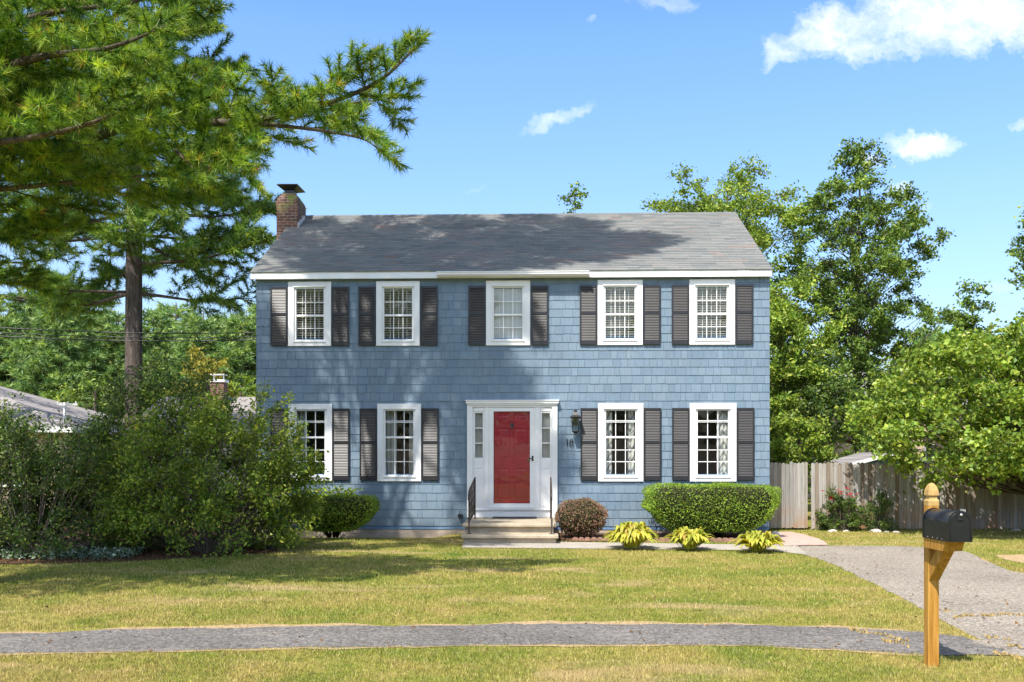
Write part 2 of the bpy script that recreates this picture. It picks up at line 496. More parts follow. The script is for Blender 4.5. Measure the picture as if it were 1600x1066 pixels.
m, nt, out = new_mat('chimney_brick')
x_, y_, z_ = nt.sep(nt.coord())
vv = nt.comb(nt.math('ADD', x_, y_), z_, 0.)
br = nt.n.new('ShaderNodeTexBrick'); nt.l.new(vv, br.inputs['Vector'])
br.inputs['Scale'].default_value = 1.; br.inputs['Brick Width'].default_value = .21; br.inputs['Row Height'].default_value = .075
br.inputs['Mortar Size'].default_value = .012; br.inputs['Mortar Smooth'].default_value = .2; br.inputs['Bias'].default_value = -.1
br.inputs['Color1'].default_value = (.2, .085, .062, 1); br.inputs['Color2'].default_value = (.1, .05, .042, 1); br.inputs['Mortar'].default_value = (.22, .18, .15, 1)
moss = nt.noise(vv, 3.2, 4, .6)
top = nt.remap(z_, 8.1, 8.6, 0., 1.)
cc = nt.mix(nt.math('MULTIPLY', nt.remap(moss, .5, .6), nt.math('MULTIPLY', top, .85)), br.outputs[0], (.2, .24, .05))
cc = nt.vmath('SCALE', cc, scale=nt.remap(nt.noise(nt.coord(), 12, 4), .3, .7, .7, 1.3))
principled(nt, out, cc, .9, .2, 0, nt.bump(br.outputs['Fac'], -.6, .01)); M_BRICK = m
M_CROWN = simple('chimney_mortar_crown', (.3, .28, .22), .9, .2, var=.3, nscale=6, bump=.5)

m, nt, out = new_mat('treated_pine_wood')
co = nt.coord()
g = nt.noise(nt.scalev(co, 30, 30, 1.6), 1.2, 5, .6, .6)
cc = nt.ramp(g, [(.3, (.26, .115, .018)), (.5, (.42, .205, .035)), (.7, (.52, .29, .07))])
kn = nt.n.new('ShaderNodeTexVoronoi'); nt.l.new(nt.scalev(co, 7, 7, 3.4), kn.inputs['Vector']); kn.inputs['Scale'].default_value = 1.1
cc = nt.mix(nt.remap(kn.outputs['Distance'], .05, .13, .8, 0.), cc, (.16, .06, .015))
principled(nt, out, cc, .5, .35, 0, nt.bump(g, .2, .004)); M_POST = m
m, nt, out = new_mat('weathered_wood')
co = nt.coord(); va = nt.attr()
g = nt.noise(nt.scalev(co, 22, 22, 1.1), 1.3, 6, .65, .4)
base = nt.ramp(va, [(0., (.2, .155, .115)), (.35, (.31, .27, .225)), (.7, (.41, .385, .35)), (1., (.25, .235, .22))])
cc = nt.vmath('SCALE', base, scale=nt.remap(g, .3, .7, .62, 1.2))
x_, y_, z_ = nt.sep(co)
low = nt.math('MULTIPLY', nt.remap(z_, .75, .1, 0., 1.), nt.remap(nt.noise(co, 1.3, 3), .4, .6))
cc = nt.mix(nt.math('MULTIPLY', low, .6), cc, (.36, .17, .07))
kn = nt.n.new('ShaderNodeTexVoronoi'); nt.l.new(nt.scalev(co, 8, 8, 3), kn.inputs['Vector']); kn.inputs['Scale'].default_value = 1.
cc = nt.mix(nt.remap(kn.outputs['Distance'], .04, .09, .8, 0.), cc, (.1, .06, .035))
principled(nt, out, cc, .85, .2, 0, nt.bump(g, .5, .008)); M_FENCE = m
m, nt, out = new_mat('mailbox_paint')
co = nt.coord()
n = nt.noise(co, 22, 5, .7)
cc = nt.mix(nt.remap(n, .62, .74, 0., .5), (.011, .012, .014), (.09, .06, .045))
principled(nt, out, cc, nt.remap(n, .3, .7, .25, .45), .5, 0, nt.bump(nt.noise(co, 9, 3), .15, .01)); M_MAIL = m

m, nt, out = new_mat('bark')
co = nt.coord()
g = nt.noise(nt.scalev(co, 6, 6, 1.), 2.2, 6, .7, .5)
cc = nt.ramp(g, [(.3, (.045, .035, .03)), (.5, (.12, .095, .08)), (.7, (.22, .18, .155))])
principled(nt, out, cc, .95, .15, 0, nt.bump(g, 1., .05)); M_BARK = m
m, nt, out = new_mat('twig_bark')
g = nt.noise(nt.coord(), 8, 4)
principled(nt, out, nt.mix(g, (.09, .07, .055), (.26, .21, .17)), .9, .15); M_TWIG = m

G = lambda *a: list(a)
M_PINE_NEAR = foliage_mat('white_pine_needles', G((0., (.04, .115, .03)), (.35, (.11, .235, .04)), (.75, (.32, .45, .05)), (.97, (.52, .6, .11)), (1., (.45, .2, .06))), 0.42)
M_PINE_MID = foliage_mat('pine_needles', G((0., (.04, .11, .035)), (.5, (.15, .28, .05)), (1., (.44, .54, .1))), 0.36)
M_PINE_FAR = foliage_mat('distant_conifer_needles', G((0., (.08, .17, .07)), (.5, (.2, .33, .1)), (1., (.5, .6, .22))), 0.3)
M_LEAF_OAK = foliage_mat('glossy_tree_leaves', G((0., (.04, .095, .02)), (.5, (.13, .22, .035)), (.85, (.3, .4, .06)), (1., (.5, .48, .12))), 0.3)
M_LEAF_LIME = foliage_mat('yellow_green_leaves', G((0., (.08, .17, .025)), (.5, (.22, .33, .04)), (.85, (.43, .5, .075)), (1., (.66, .6, .2))), 0.34)
M_LEAF_DARK = foliage_mat('shrub_leaves', G((0., (.025, .06, .015)), (.5, (.09, .16, .03)), (.85, (.22, .3, .05)), (1., (.42, .36, .09))), 0.3)
M_LEAF_FORS = foliage_mat('sunlit_shrub_leaves', G((0., (.05, .115, .015)), (.45, (.2, .3, .035)), (.85, (.44, .5, .07)), (1., (.6, .46, .09))), 0.34)
M_LEAF_GOLD = foliage_mat('golden_leaves', G((0., (.16, .18, .03)), (.5, (.34, .31, .05)), (1., (.48, .4, .08))), .4)
M_LEAF_HEDGE = foliage_mat('clipped_hedge_leaves', G((0., (.09, .18, .02)), (.5, (.23, .36, .035)), (.85, (.4, .52, .06)), (1., (.52, .56, .11))), 0.3)
M_LEAF_BARB = foliage_mat('barberry_leaves', G((0., (.12, .15, .04)), (.4, (.26, .2, .09)), (.7, (.38, .15, .14)), (1., (.5, .28, .22))), .25)
M_HOSTA = foliage_mat('hosta_leaves', G((0., (.18, .27, .03)), (.5, (.42, .44, .06)), (.85, (.6, .54, .09)), (1., (.5, .3, .08))), .35, .45, .3)
M_BLOOM = simple('red_rose_petals', (.7, .03, .07), .6, .3)
M_COVER = foliage_mat('variegated_ground_cover', G((0., (.04, .08, .04)), (.6, (.12, .18, .11)), (1., (.6, .66, .55))), .2)

# ------------------------------------------------------------------ the ground
rng = np.random.default_rng(7)
def dip(x, y):
    x = np.asarray(x, float); y = np.asarray(y, float)
    a = np.clip((y - 20.2) / 1.4, 0, 1); b_ = np.clip((x + 6.8) / .8, 0, 1) * np.clip((-1.3 - x) / .5, 0, 1); c = np.clip((24. - y) / 1., 0, 1)
    return -.1 * a * a * (3 - 2 * a) * b_ * c
g = MB(); xs = [-500, -60, -6.8, -6.4, -6., -5, -4, -3, -2, -1.8, -1.55, -1.3, 60, 500]; ys = [-60, 0, 20.2, 20.55, 20.9, 21.25, 21.6, 23, 24, 80, 900]
vs = [(x, y, float(dip(x, y))) for y in ys for x in xs]; nx = len(xs)
g.add(vs, [(j * nx + i, j * nx + i + 1, (j + 1) * nx + i + 1, (j + 1) * nx + i) for j in range(len(ys) - 1) for i in range(nx - 1)])
tag(g.build('ground', M_LAWN), kind='structure')

def smooth_poly(pts, step=.12, jit=.03, seed=0, closed=True):
    rr = np.random.default_rng(seed); o = []
    n = len(pts)
    for i in range(n if closed else n - 1):
        a = np.array(pts[i], float); b = np.array(pts[(i + 1) % n], float)
        L = np.linalg.norm(b - a); k = max(1, int(L / step))
        k = min(k, 120)
        nrm = np.array([-(b - a)[1], (b - a)[0]]) / (L + 1e-9)
        for j in range(k):
            p = a + (b - a) * j / k
            o.append(p + nrm * (rr.normal(0, jit) if j else 0))
    return o

def spline(pts, n=8):
    pts = [np.array(p, float) for p in pts]; o = []
    P = [2 * pts[0] - pts[1]] + pts + [2 * pts[-1] - pts[-2]]
    for i in range(1, len(P) - 2):
        for k in range(n):
            t = k / n
            o.append(.5 * ((2 * P[i]) + (-P[i - 1] + P[i + 1]) * t + (2 * P[i - 1] - 5 * P[i] + 4 * P[i + 1] - P[i + 2]) * t * t + (-P[i - 1] + 3 * P[i] - 3 * P[i + 1] + P[i + 2]) * t ** 3))
    o.append(pts[-1]); return o

import mathutils
from mathutils import geometry as mg
def sheet(name, outline, z, mat_, kind='structure'):
    tri = mg.tessellate_polygon([[mathutils.Vector((float(p[0]), float(p[1]), 0)) for p in outline]])
    V = [(p[0], p[1], z) for p in outline]
    me = bpy.data.meshes.new(name)
    fs = []
    for t_ in tri:
        a, b, c = (outline[i] for i in t_)
        if (b[0] - a[0]) * (c[1] - a[1]) - (b[1] - a[1]) * (c[0] - a[0]) < 0: t_ = (t_[0], t_[2], t_[1])
        fs.append(tuple(t_))
    me.from_pydata(V, [], fs); me.update()
    o = link(name, me, None, mat_)
    if kind: o['kind'] = kind
    return o

def inside(outline, X, Y):
    P = np.array([(p[0], p[1]) for p in outline]); r = np.zeros(len(X), bool)
    x0, y0 = P[:, 0], P[:, 1]; x1, y1 = np.roll(x0, -1), np.roll(y0, -1)
    for a, b, c, d in zip(x0, y0, x1, y1):
        cond = (b > Y) != (d > Y)
        if b == d: continue
        r ^= cond & (X < (c - a) * (Y - b) / (d - b) + a)
    return r

# sidewalk: far and near edges read off the photograph
far = [gp(x, y) for x, y in ((-400, 997), (0, 991), (200, 985), (400, 981), (700, 978), (900, 976), (1100, 977), (1300, 981), (1420, 988))]
near = [gp(x, y) for x, y in ((-400, 1030), (0, 1023), (250, 1018), (500, 1013), (800, 1009), (1000, 1008), (1200, 1011), (1350, 1018), (1450, 1025))]
far = [(-14, far[0][1] - .8)] + far; near = [(-14, near[0][1] - .8)] + near
def ragged(pts, amp, seed):
    rr_ = np.random.default_rng(seed); o_ = []
    for i_ in range(len(pts) - 1):
        a_, b_ = np.array(pts[i_]), np.array(pts[i_ + 1]); k_ = max(1, int(np.linalg.norm(b_ - a_) / .1))
        for j_ in range(k_):
            p_ = a_ + (b_ - a_) * j_ / k_; x_ = p_[0]
            o_.append(p_ + np.array([0, amp * (sin(x_ * 3.1 + seed) * .5 + sin(x_ * 7.7 + 2 * seed) * .35 + sin(x_ * 17 + seed) * .25 + rr_.normal(0, .2))]))
    return o_ + [np.array(pts[-1])]
farS, nearS = ragged(spline(far, 10), .05, 1), ragged(spline(near, 10), .035, 2)
dr_left = [gp(x, y) for x, y in ((1226, 853), (1240, 862), (1290, 878), (1350, 905), (1400, 930), (1445, 955), (1500, 985), (1535, 1002))]
dr_leftS = spline(dr_left, 6)
walk_poly = farS + [(4.4, 9.35), (4.4, 8.45)] + nearS[::-1]
walk_poly = smooth_poly(walk_poly, .1, .03, 3)
sheet('sidewalk', walk_poly, .008, M_WALK)
a = gp(1300, 853); b = gp(1500, 861); c = gp(1540, 876); d = gp(1600, 896)
dr_far = spline([a, gp(1420, 854), b, gp(1525, 869), c, gp(1565, 887), d, (8.6, 13.2), (11, 12.2), (16, 11.6)], 6)
drive_poly = [(4.3, 9.0), (4.3, 9.42)] + [p for p in dr_leftS[::-1]] + [gp(1226, 853)] + dr_far + [(16, 6.5), (5.6, 7.95), (5.0, 8.2), (4.3, 8.5)]
drive_poly = smooth_poly(drive_poly, .12, .025, 5)
sheet('driveway', drive_poly, .004, M_DRIVE)
path_poly = [gp(725, 845.5), gp(1245, 853), gp(1262, 868), gp(1200, 861), gp(722, 856.5)]
sheet('concrete_path', smooth_poly(path_poly, .3, .008, 4), .012, M_CONC)
pave_poly = [gp(1170, 832), gp(1235, 832), gp(1256, 836), gp(1280, 843), gp(1296, 852.5), gp(1225, 853.5), gp(1190, 851)]
sheet('paved_walkway', smooth_poly(pave_poly, .2, .01, 4), .016, M_PAVER)
bedR = [(1.0, 19.98), (5.6, 19.72), (5.75, 21.9), (1.0, 22.05)]
sheet('mulch_bed', smooth_poly(bedR, .2, .03, 8), .02, M_MULCH)
bedL = [(-30, 15.6), (-9.5, 15.5), (-7.2, 15.9), (-5.6, 16.6), (-4.3, 17.6), (-4.6, 18.9), (-6.2, 20), (-7, 24), (-30, 24)]
sheet('shaded_mulch_bed', smooth_poly(bedL, .3, .08, 9), .005, M_MULCH)
# bare dirt along the sidewalk's far edge and a few worn patches
dpoly = [(p[0], p[1] - .02) for p in farS[2:]]
up = [(p[0], p[1] + .05 + .07 * (1 + sin(p[0] * 1.7)) + .05 * sin(p[0] * 6.1)) for p in farS[2:]]
dpoly = [(p[0], p[1] - .06) for p in farS[2:]]
sheet('dirt_edge', dpoly + up[::-1], .006, M_DIRT)
dn = [(p[0], p[1] - .03 - .03 * (1 + sin(p[0] * 2.3)) + .02 * sin(p[0] * 9)) for p in nearS[2:]]
sheet('dirt_edge', [(p[0], p[1] + .05) for p in nearS[2:]] + dn[::-1], .006, M_DIRT)
sand = smooth_poly([gp(1555, 868), gp(1600, 867), gp(1700, 870), gp(1700, 884), gp(1600, 881), gp(1570, 875)], .3, .06, 6)
sheet('sand_patch', sand, .007, M_DIRT)

# grass blades
def in_any(X, Y):
    k = np.zeros(len(X), bool)
    for P, s in ((walk_poly, 0), (drive_poly, 0), (path_poly, 0), (pave_poly, 0), (bedR, 0), (bedL, 0), (sand, 0)):
        k |= inside(P, X, Y)
    k |= (Y > 22.0) & (X < 6.0) & (X > -6.0)
    k |= (Y > 19.3) & (X > -1.1) & (X < 1.0)
    return k
def blades(name, n, y0, y1, h, wd, label=None, kmul=1.):
    t = rng.random(n)
    Y = 1 / ((1 / y0) * (1 - t) + (1 / y1) * t) if kmul == 1. else y0 + (y1 - y0) * t
    X = (rng.random(n) * 2 - 1) * (.62 * Y + .8)
    keep = ~in_any(X, Y)
    # ragged rim over the paved edges and thin, worn spots
    k2 = np.sin(X * 1.9 + 1.3 * np.sin(Y * 1.7)) * np.sin(Y * 2.3 + X * .7)
    keep &= rng.random(n) < np.where(k2 > .7, .4, 1.)
    fy = np.interp(X, [p[0] for p in farS], [p[1] for p in farS]); ny = np.interp(X, [p[0] for p in nearS], [p[1] for p in nearS])
    keep &= ~((X < 4.4) & (((Y - fy > 0) & (Y - fy < .2) & (rng.random(n) < .75)) | ((ny - Y > 0) & (ny - Y < .08) & (rng.random(n) < .6))))
    tall = 1 + .8 * np.clip(np.sin(X * 5.3 + 2 * np.sin(Y * 3.1)) * np.sin(Y * 6.7 + X * 2.2) - .35, 0, 1)
    X, Y, tall = X[keep], Y[keep], tall[keep]; n = len(X)
    hh = h * (.55 + .9 * rng.random(n)) * (Y / 10) ** .35 * tall
    ww = wd * (.7 + .6 * rng.random(n)) * (Y / 9) ** .8
    an = rng.random(n) * 2 * pi; le = hh * rng.normal(0, .45, n); la = rng.random(n) * 2 * pi
    V = np.zeros((n, 3, 3), np.float32)
    dx, dy = np.cos(an) * ww, np.sin(an) * ww
    Zg = dip(X, Y); V[:, 0] = np.stack([X - dx, Y - dy, Zg], 1); V[:, 1] = np.stack([X + dx, Y + dy, Zg], 1)
    V[:, 2] = np.stack([X + np.cos(la) * le, Y + np.sin(la) * le, hh + Zg], 1)
    Fc = np.arange(n * 3).reshape(n, 3)
    return V.reshape(-1, 3), Fc, rng.random(n)
parts_ = [blades('g', 420000, 7.0, 24.0, .025, .0034)]
V = np.concatenate([p[0] for p in parts_]); va = np.concatenate([p[2] for p in parts_])
o = np_mesh('grass', V, np.arange(len(V)).reshape(-1, 3), M_GRASS, None, va)
tag(o, 'short patchy green and straw coloured lawn grass', 'grass', kind='stuff')

# weeds in the driveway cracks
wv = []; wvar = []
for (xa, ya, xb, yb, n) in ((1492, 965, 1530, 963, 260), (1535, 963, 1600, 961, 420), (1475, 955, 1490, 957, 90), (1330, 985, 1420, 1003, 500), (1380, 1002, 1425, 1012, 260),
                            (1556, 1022, 1600, 1032, 300), (1575, 1010, 1600, 1014, 120), (1530, 872, 1600, 893, 520), (1540, 997, 1580, 1001, 160)):
    for _ in range(int(n * .25)):
        t = rng.random() ** 1.4; x, y = gp(xa + (xb - xa) * t, ya + (yb - ya) * t + 1.2 * sin(t * 9) + rng.normal(0, .8))
        a_ = rng.random() * 2 * pi; h_ = .012 + .022 * rng.random(); r_ = .004 + .006 * rng.random()
        wv += [(x - r_, y, .009), (x + r_, y, .009), (x + rng.normal(0, .02), y + rng.normal(0, .02), .01 + h_)]; wvar.append(rng.random())
o = np_mesh('weeds', wv, np.arange(len(wv)).reshape(-1, 3), simple('dry_weeds', (.36, .26, .1), .9, .1, var=.5, nscale=30), None, wvar)
tag(o, 'dry weeds growing from cracks in the pale driveway and walk', 'weeds', kind='stuff')

# ------------------------------------------------------------------ the house
TH = R(1.76); XL, YL = -5.92, 22.2
ex = np.array([cos(TH), -sin(TH)]); ey = np.array([sin(TH), cos(TH)]); O2 = np.array([XL, YL])
def hp(px, py, v=0.):
    k, mm = (px - 800) / F, (YH - py) / F
    D = np.array([k, 1.]); t = (v + O2.dot(ey)) / D.dot(ey)
    return (t * D - O2).dot(ex), CAMH + mm * t
def h2w(u, v, z=0.):
    p = O2 + ex * u + ey * v; return (p[0], p[1], z)
W = hp(1203, 700)[0]
DEP = 7.9
ZS0 = hp(800, 822)[1]; ZTOP = 6.05
house = empty('house', (XL, YL, 0), -TH, 'two-storey blue shingled house with white trim, dark shutters and a red front door', 'house')

def rect(pxa, pya, pxb, pyb, v=0.):
    u0, z1 = hp(pxa, pya, v); u1, z0 = hp(pxb, pyb, v)
    z1b = hp(pxb, pya, v)[1]; z0b = hp(pxa, pyb, v)[1]
    return u0, u1, (z0 + z0b) / 2, (z1 + z1b) / 2
UP = [(450, 440.8, 517.3, 540.8), (587.6, 439.8, 655.7, 540.5), (759.3, 438.5, 828.4, 540), (933.8, 437, 1004.3, 539.4), (1077.2, 435.8, 1148.6, 538.4)]
LO = [(450.4, 631, 518.8, 751.4), (589.5, 631, 657.8, 752), (934.6, 630.5, 1005.4, 753), (1078, 630.2, 1150.8, 753.4)]
upr = [rect(*r, v=-.03) for r in UP]; lor = [rect(*r, v=-.03) for r in LO]
zu0 = np.mean([r[2] for r in upr]); zu1 = np.mean([r[3] for r in upr]); zl0 = np.mean([r[2] for r in lor]); zl1 = np.mean([r[3] for r in lor])
CW = .165
openings = [(r[0] + CW, r[1] - CW, zu0 + CW, zu1 - CW) for r in upr] + [(r[0] + CW, r[1] - CW, zl0 + CW, zl1 - CW) for r in lor]
dr = rect(730, 631, 871, 808.3)
openings.append((dr[0] + .06, dr[1] - .06, .3, dr[3] - .06))

def grid_wall(mb, x0, x1, z0, z1, holes, ya, yb):
    """wall slab from ya to yb with rectangular holes"""
    xs = sorted({x0, x1} | {h[0] for h in holes} | {h[1] for h in holes}); zs = sorted({z0, z1} | {h[2] for h in holes} | {h[3] for h in holes})
    zs = [z for z in zs if z0 <= z <= z1]
    def solid(i, j):
        if i < 0 or j < 0 or i >= len(xs) - 1 or j >= len(zs) - 1: return False
        cx, cz = (xs[i] + xs[i + 1]) / 2, (zs[j] + zs[j + 1]) / 2
        return not any(h[0] < cx < h[1] and h[2] < cz < h[3] for h in holes)
    for i in range(len(xs) - 1):
        for j in range(len(zs) - 1):
            if not solid(i, j): continue
            a, b, c, d = xs[i], xs[i + 1], zs[j], zs[j + 1]
            mb.add([(a, ya, c), (b, ya, c), (b, ya, d), (a, ya, d)], [(0, 1, 2, 3)])
            mb.add([(a, yb, c), (b, yb, c), (b, yb, d), (a, yb, d)], [(3, 2, 1, 0)])
            if not solid(i - 1, j): mb.add([(a, ya, c), (a, yb, c), (a, yb, d), (a, ya, d)], [(3, 2, 1, 0)])
            if not solid(i + 1, j): mb.add([(b, ya, c), (b, yb, c), (b, yb, d), (b, ya, d)], [(0, 1, 2, 3)])
            if not solid(i, j - 1): mb.add([(a, ya, c), (b, ya, c), (b, yb, c), (a, yb, c)], [(3, 2, 1, 0)])
            if not solid(i, j + 1): mb.add([(a, ya, d), (b, ya, d), (b, yb, d), (a, yb, d)], [(0, 1, 2, 3)])

RIDGE_V = DEP / 2; OH = .13
ZE = hp(800, 421.5, -OH)[1] - .02      # top edge of roof at the eave
ZR = hp(800, 336, RIDGE_V)[1]
SL = (ZR - ZE) / (RIDGE_V + OH)

shell = MB()
grid_wall(shell, .02, W - .02, .1, 5.95, openings, .02, .16)
shell.box(.02, .14, .16, DEP, .1, 5.95); shell.box(W - .14, W - .02, .16, DEP, .1, 5.95); shell.box(.14, W - .14, DEP - .14, DEP, .1, 5.95)
for xa in (.03, W - .13):
    shell.poly_prism([(0, 0)], 0, 0) if False else None
    pts = [(.02, 5.95), (DEP, 5.95), (RIDGE_V, ZR - .12)]
    shell.prism_x(pts, xa, xa + .1)
shell.build('wall', simple('wall_sheathing', (.14, .24, .38), .7, .3), house)
it = MB(); it.box(.15, W - .15, .17, DEP - .15, .2, .3); it.box(.15, W - .15, .17, DEP - .15, 2.98, 3.1); it.box(.15, W - .15, .17, DEP - .15, 5.6, 5.66)
it.box(.16, W - .16, 3.2, 3.3, .31, 2.97); it.box(.16, W - .16, 3.2, 3.3, 3.11, 5.59)
for x in (4.6, 7.4): it.box(x, x + .1, .18, 3.19, .31, 2.97); it.box(x - .3, x - .2, .18, 3.19, 3.11, 5.59)
it.build('interior', M_INT, house)

# shingle siding: every shingle is a wedge of its own width
def shingles(mb, L, z0, z1, course, holes, put, rr):
    nrow = int(round((z1 - z0) / course)); ch = (z1 - z0) / nrow
    for i in range(nrow):
        a, b = z0 + i * ch, z0 + (i + 1) * ch
        cuts = sorted([(h[0], h[1]) for h in holes if h[2] < b - .01 and h[3] > a + .01])
        spans = []; x = 0.
        for c0, c1 in cuts: spans.append((x, c0)); x = c1
        spans.append((x, L))
        wob = rr.normal(0, .0015)
        for s0, s1 in spans:
            x = s0 - rr.random() * .08
            while x < s1 - .01:
                wd = rr.choice([.12, .16, .2, .24, .3]) * (.85 + .3 * rr.random())
                e = min(x + wd, s1)
                if s1 - e < .05: e = s1
                xa = max(x, s0)
                put(mb, xa + .003, e - .003, a - .004 + wob + rr.normal(0, .0018), b + .02, .013 + rr.random() * .004, rr.random())
                x = e
rr = np.random.default_rng(3)
def put_front(mb, x0, x1, z0, z1, th, va):
    y = .018
    vs = [(x0, y - th, z0), (x1, y - th, z0), (x1, y, z0), (x0, y, z0), (x0, y - .003, z1), (x1, y - .003, z1), (x1, y, z1), (x0, y, z1)]
    mb.add(vs, [(0, 3, 2, 1), (0, 1, 5, 4), (1, 2, 6, 5), (3, 0, 4, 7), (4, 5, 6, 7)], va)
def put_left(mb, y0, y1, z0, z1, th, va):
    x = .018
    vs = [(x - th, y1, z0), (x - th, y0, z0), (x, y0, z0), (x, y1, z0), (x - .003, y1, z1), (x - .003, y0, z1), (x, y0, z1), (x, y1, z1)]
    mb.add(vs, [(0, 3, 2, 1), (0, 1, 5, 4), (1, 2, 6, 5), (3, 0, 4, 7), (4, 5, 6, 7)], va)
def put_right(mb, y0, y1, z0, z1, th, va):
    x = W - .018
    vs = [(x + th, y0, z0), (x + th, y1, z0), (x, y1, z0), (x, y0, z0), (x + .003, y0, z1), (x + .003, y1, z1), (x, y1, z1), (x, y0, z1)]
    mb.add(vs, [(0, 3, 2, 1), (0, 1, 5, 4), (1, 2, 6, 5), (3, 0, 4, 7), (4, 5, 6, 7)], va)
sd = MB()
shingles(sd, W, ZS0, 5.93, .194, openings, put_front, rr)
# corner: start the side walls just behind the front shingles
shingles(sd, DEP, ZS0, 5.93, .194, [], put_left, rr); shingles(sd, DEP, ZS0, 5.93, .194, [], put_right, rr)
for i in range(12):                                          # gable triangles
    z = 5.93 + i * .19
    v0 = (z + .36 - ZE) / SL - OH + .02
    if v0 < RIDGE_V - .1:
        for put in (put_left, put_right):
            y = max(.02, v0)
            while y < DEP - v0:
                e = min(y + .15 + .15 * rr.random(), DEP - v0); put(sd, y + .002, e - .002, z - .004, z + .2, .015, rr.random()); y = e
sd.build('siding', M_SIDE, house)
fd = MB(); fd.box(.03, W - .03, .035, DEP, -.3, ZS0 - .01, bev=.01)
fd.build('foundation', M_FOUND, house)

# roof
rf = MB()
U0, U1 = hp(390.8, 422, -OH)[0], hp(1207, 418, -OH)[0]
def slope_pt(s, side, h=0.):
    """s metres up the slope from the eave"""
    L = math.hypot(RIDGE_V + OH, ZR - ZE); c, d = (RIDGE_V + OH) / L, (ZR - ZE) / L
    y, z = -OH + s * c - h * d, ZE + s * d + h * c
    if side: y = DEP - y
    return y, z
LS = math.hypot(RIDGE_V + OH, ZR - ZE)
for side in (0, 1):
    p = [slope_pt(0, side, -.11), slope_pt(LS, side, -.11), slope_pt(LS, side, 0), slope_pt(0, side, 0)]
    if side: p = p[::-1]
    rf.prism_x(p[::-1], U0 + .012, U1 - .012, .3)
rf.build('roof_deck', M_WHITE, house)
rf = MB()
nc = 36
for side in (0, 1):
    for i in range(nc):
        s0, s1 = LS * i / nc - (.025 if i == 0 else 0), LS * (i + 1) / nc + .01
        x = U0 - rr.random() * .3
        drift = .004 * sin(i * .7)
        while x < U1:
            wd = .3 * (.92 + .16 * rr.random()); a, b = max(x, U0), min(x + wd, U1); x += wd
            if b - a < .01: continue
            t = .012 + .004 * rr.random(); so = s0 + rr.normal(0, .002) + drift
            q = [slope_pt(so, side, t), slope_pt(s1, side, .005), slope_pt(s1, side, .001), slope_pt(so, side, .001)]
            vs = [(a + .001, *p) for p in q] + [(b - .001, *p) for p in q]
            rf.add(vs, [(0, 1, 2, 3), (7, 6, 5, 4), (0, 4, 5, 1), (0, 3, 7, 4)] if side == 0 else [(3, 2, 1, 0), (4, 5, 6, 7), (1, 5, 4, 0), (4, 7, 3, 0)], float(np.clip(rr.beta(2, 2), 0, 1)))
x = U0
while x < U1:                                                  # ridge caps
    e = min(x + .2, U1)
    for sg in (-1, 1):
        y1 = RIDGE_V + sg * .13; zc = ZR + .03; ze = ZR - .13 * SL + .026
        vs = [(x, RIDGE_V, zc + .008), (e, RIDGE_V, zc), (e, y1, ze), (x, y1, ze + .008), (x, RIDGE_V, zc - .02), (e, RIDGE_V, zc - .02), (e, y1, ze - .02), (x, y1, ze - .02)]
        rf.add(vs, [(0, 3, 2, 1), (4, 5, 6, 7), (2, 3, 7, 6), (0, 4, 7, 3), (1, 2, 6, 5)], .1 + .2 * rr.random())
    x = e
roof = rf.build('roof', M_ROOF, house); roof['label'] = 'grey shingle roof with faded reddish patches'
# fascia, soffit and rake boards
fb = MB(); zf0 = hp(800, 434.2, -OH)[1]
for y0, y1 in ((-OH, -OH + .022), (DEP + OH - .022, DEP + OH)):
    if y0 > 0: fb = MB()
    fb.box(U0 + .01, U1 - .01, y0, y1, zf0, ZE - .02, bev=.003)
    fb.box(U0 + .008, U1 - .008, y0 - .012 if y0 < 0 else y1, y0 - .0005 if y0 < 0 else y1 + .012, zf0, zf0 + .035)
    fb.box(U0 + .03, U1 - .03, min(y1 - .001, DEP) if y0 < 0 else DEP - .001, 0. if y0 < 0 else y0 + .001, zf0 + .03, zf0 + .045)
    fb.build('fascia', M_WHITE, house)
for side in (0, 1):
    for xa in (U0 - .004, U1 - .018):
        rb = MB(); p = [slope_pt(-.0, side, -.16), slope_pt(LS - .005, side, -.16), slope_pt(LS - .005, side, -.004), slope_pt(0, side, -.004)]
        rb.prism_x(p, xa, xa + .022); rb.build('rake_board', M_WHITE, house)
# length of gutter over the door
g0, g1 = hp(682.5, 430, -.24)[0], hp(920.5, 430, -.24)[0]
zg = hp(800, 432, -.24)[1]
gt = MB()
prof = [(-OH - .002, zg + .115), (-OH - .002, zg), (-OH - .1, zg), (-OH - .15, zg + .045), (-OH - .15, zg + .085), (-OH - .165, zg + .095), (-OH - .165, zg + .115), (-OH - .153, zg + .115), (-OH - .143, zg + .09), (-OH - .09, zg + .012), (-OH - .012, zg + .012), (-OH - .012, zg + .115)]
gt.prism_x(prof, g0, g1)
for x in (g0 + (g1 - g0) * .46, g1 - .17, g1 - .02, g0 + .02):
    gt.prism_x([(a_ - (.006 if a_ < -OH - .05 else 0), b_ - .006) for a_, b_ in prof[:8]], x - .02, x + .02)
gt.build('gutter', M_GUTTER, house)

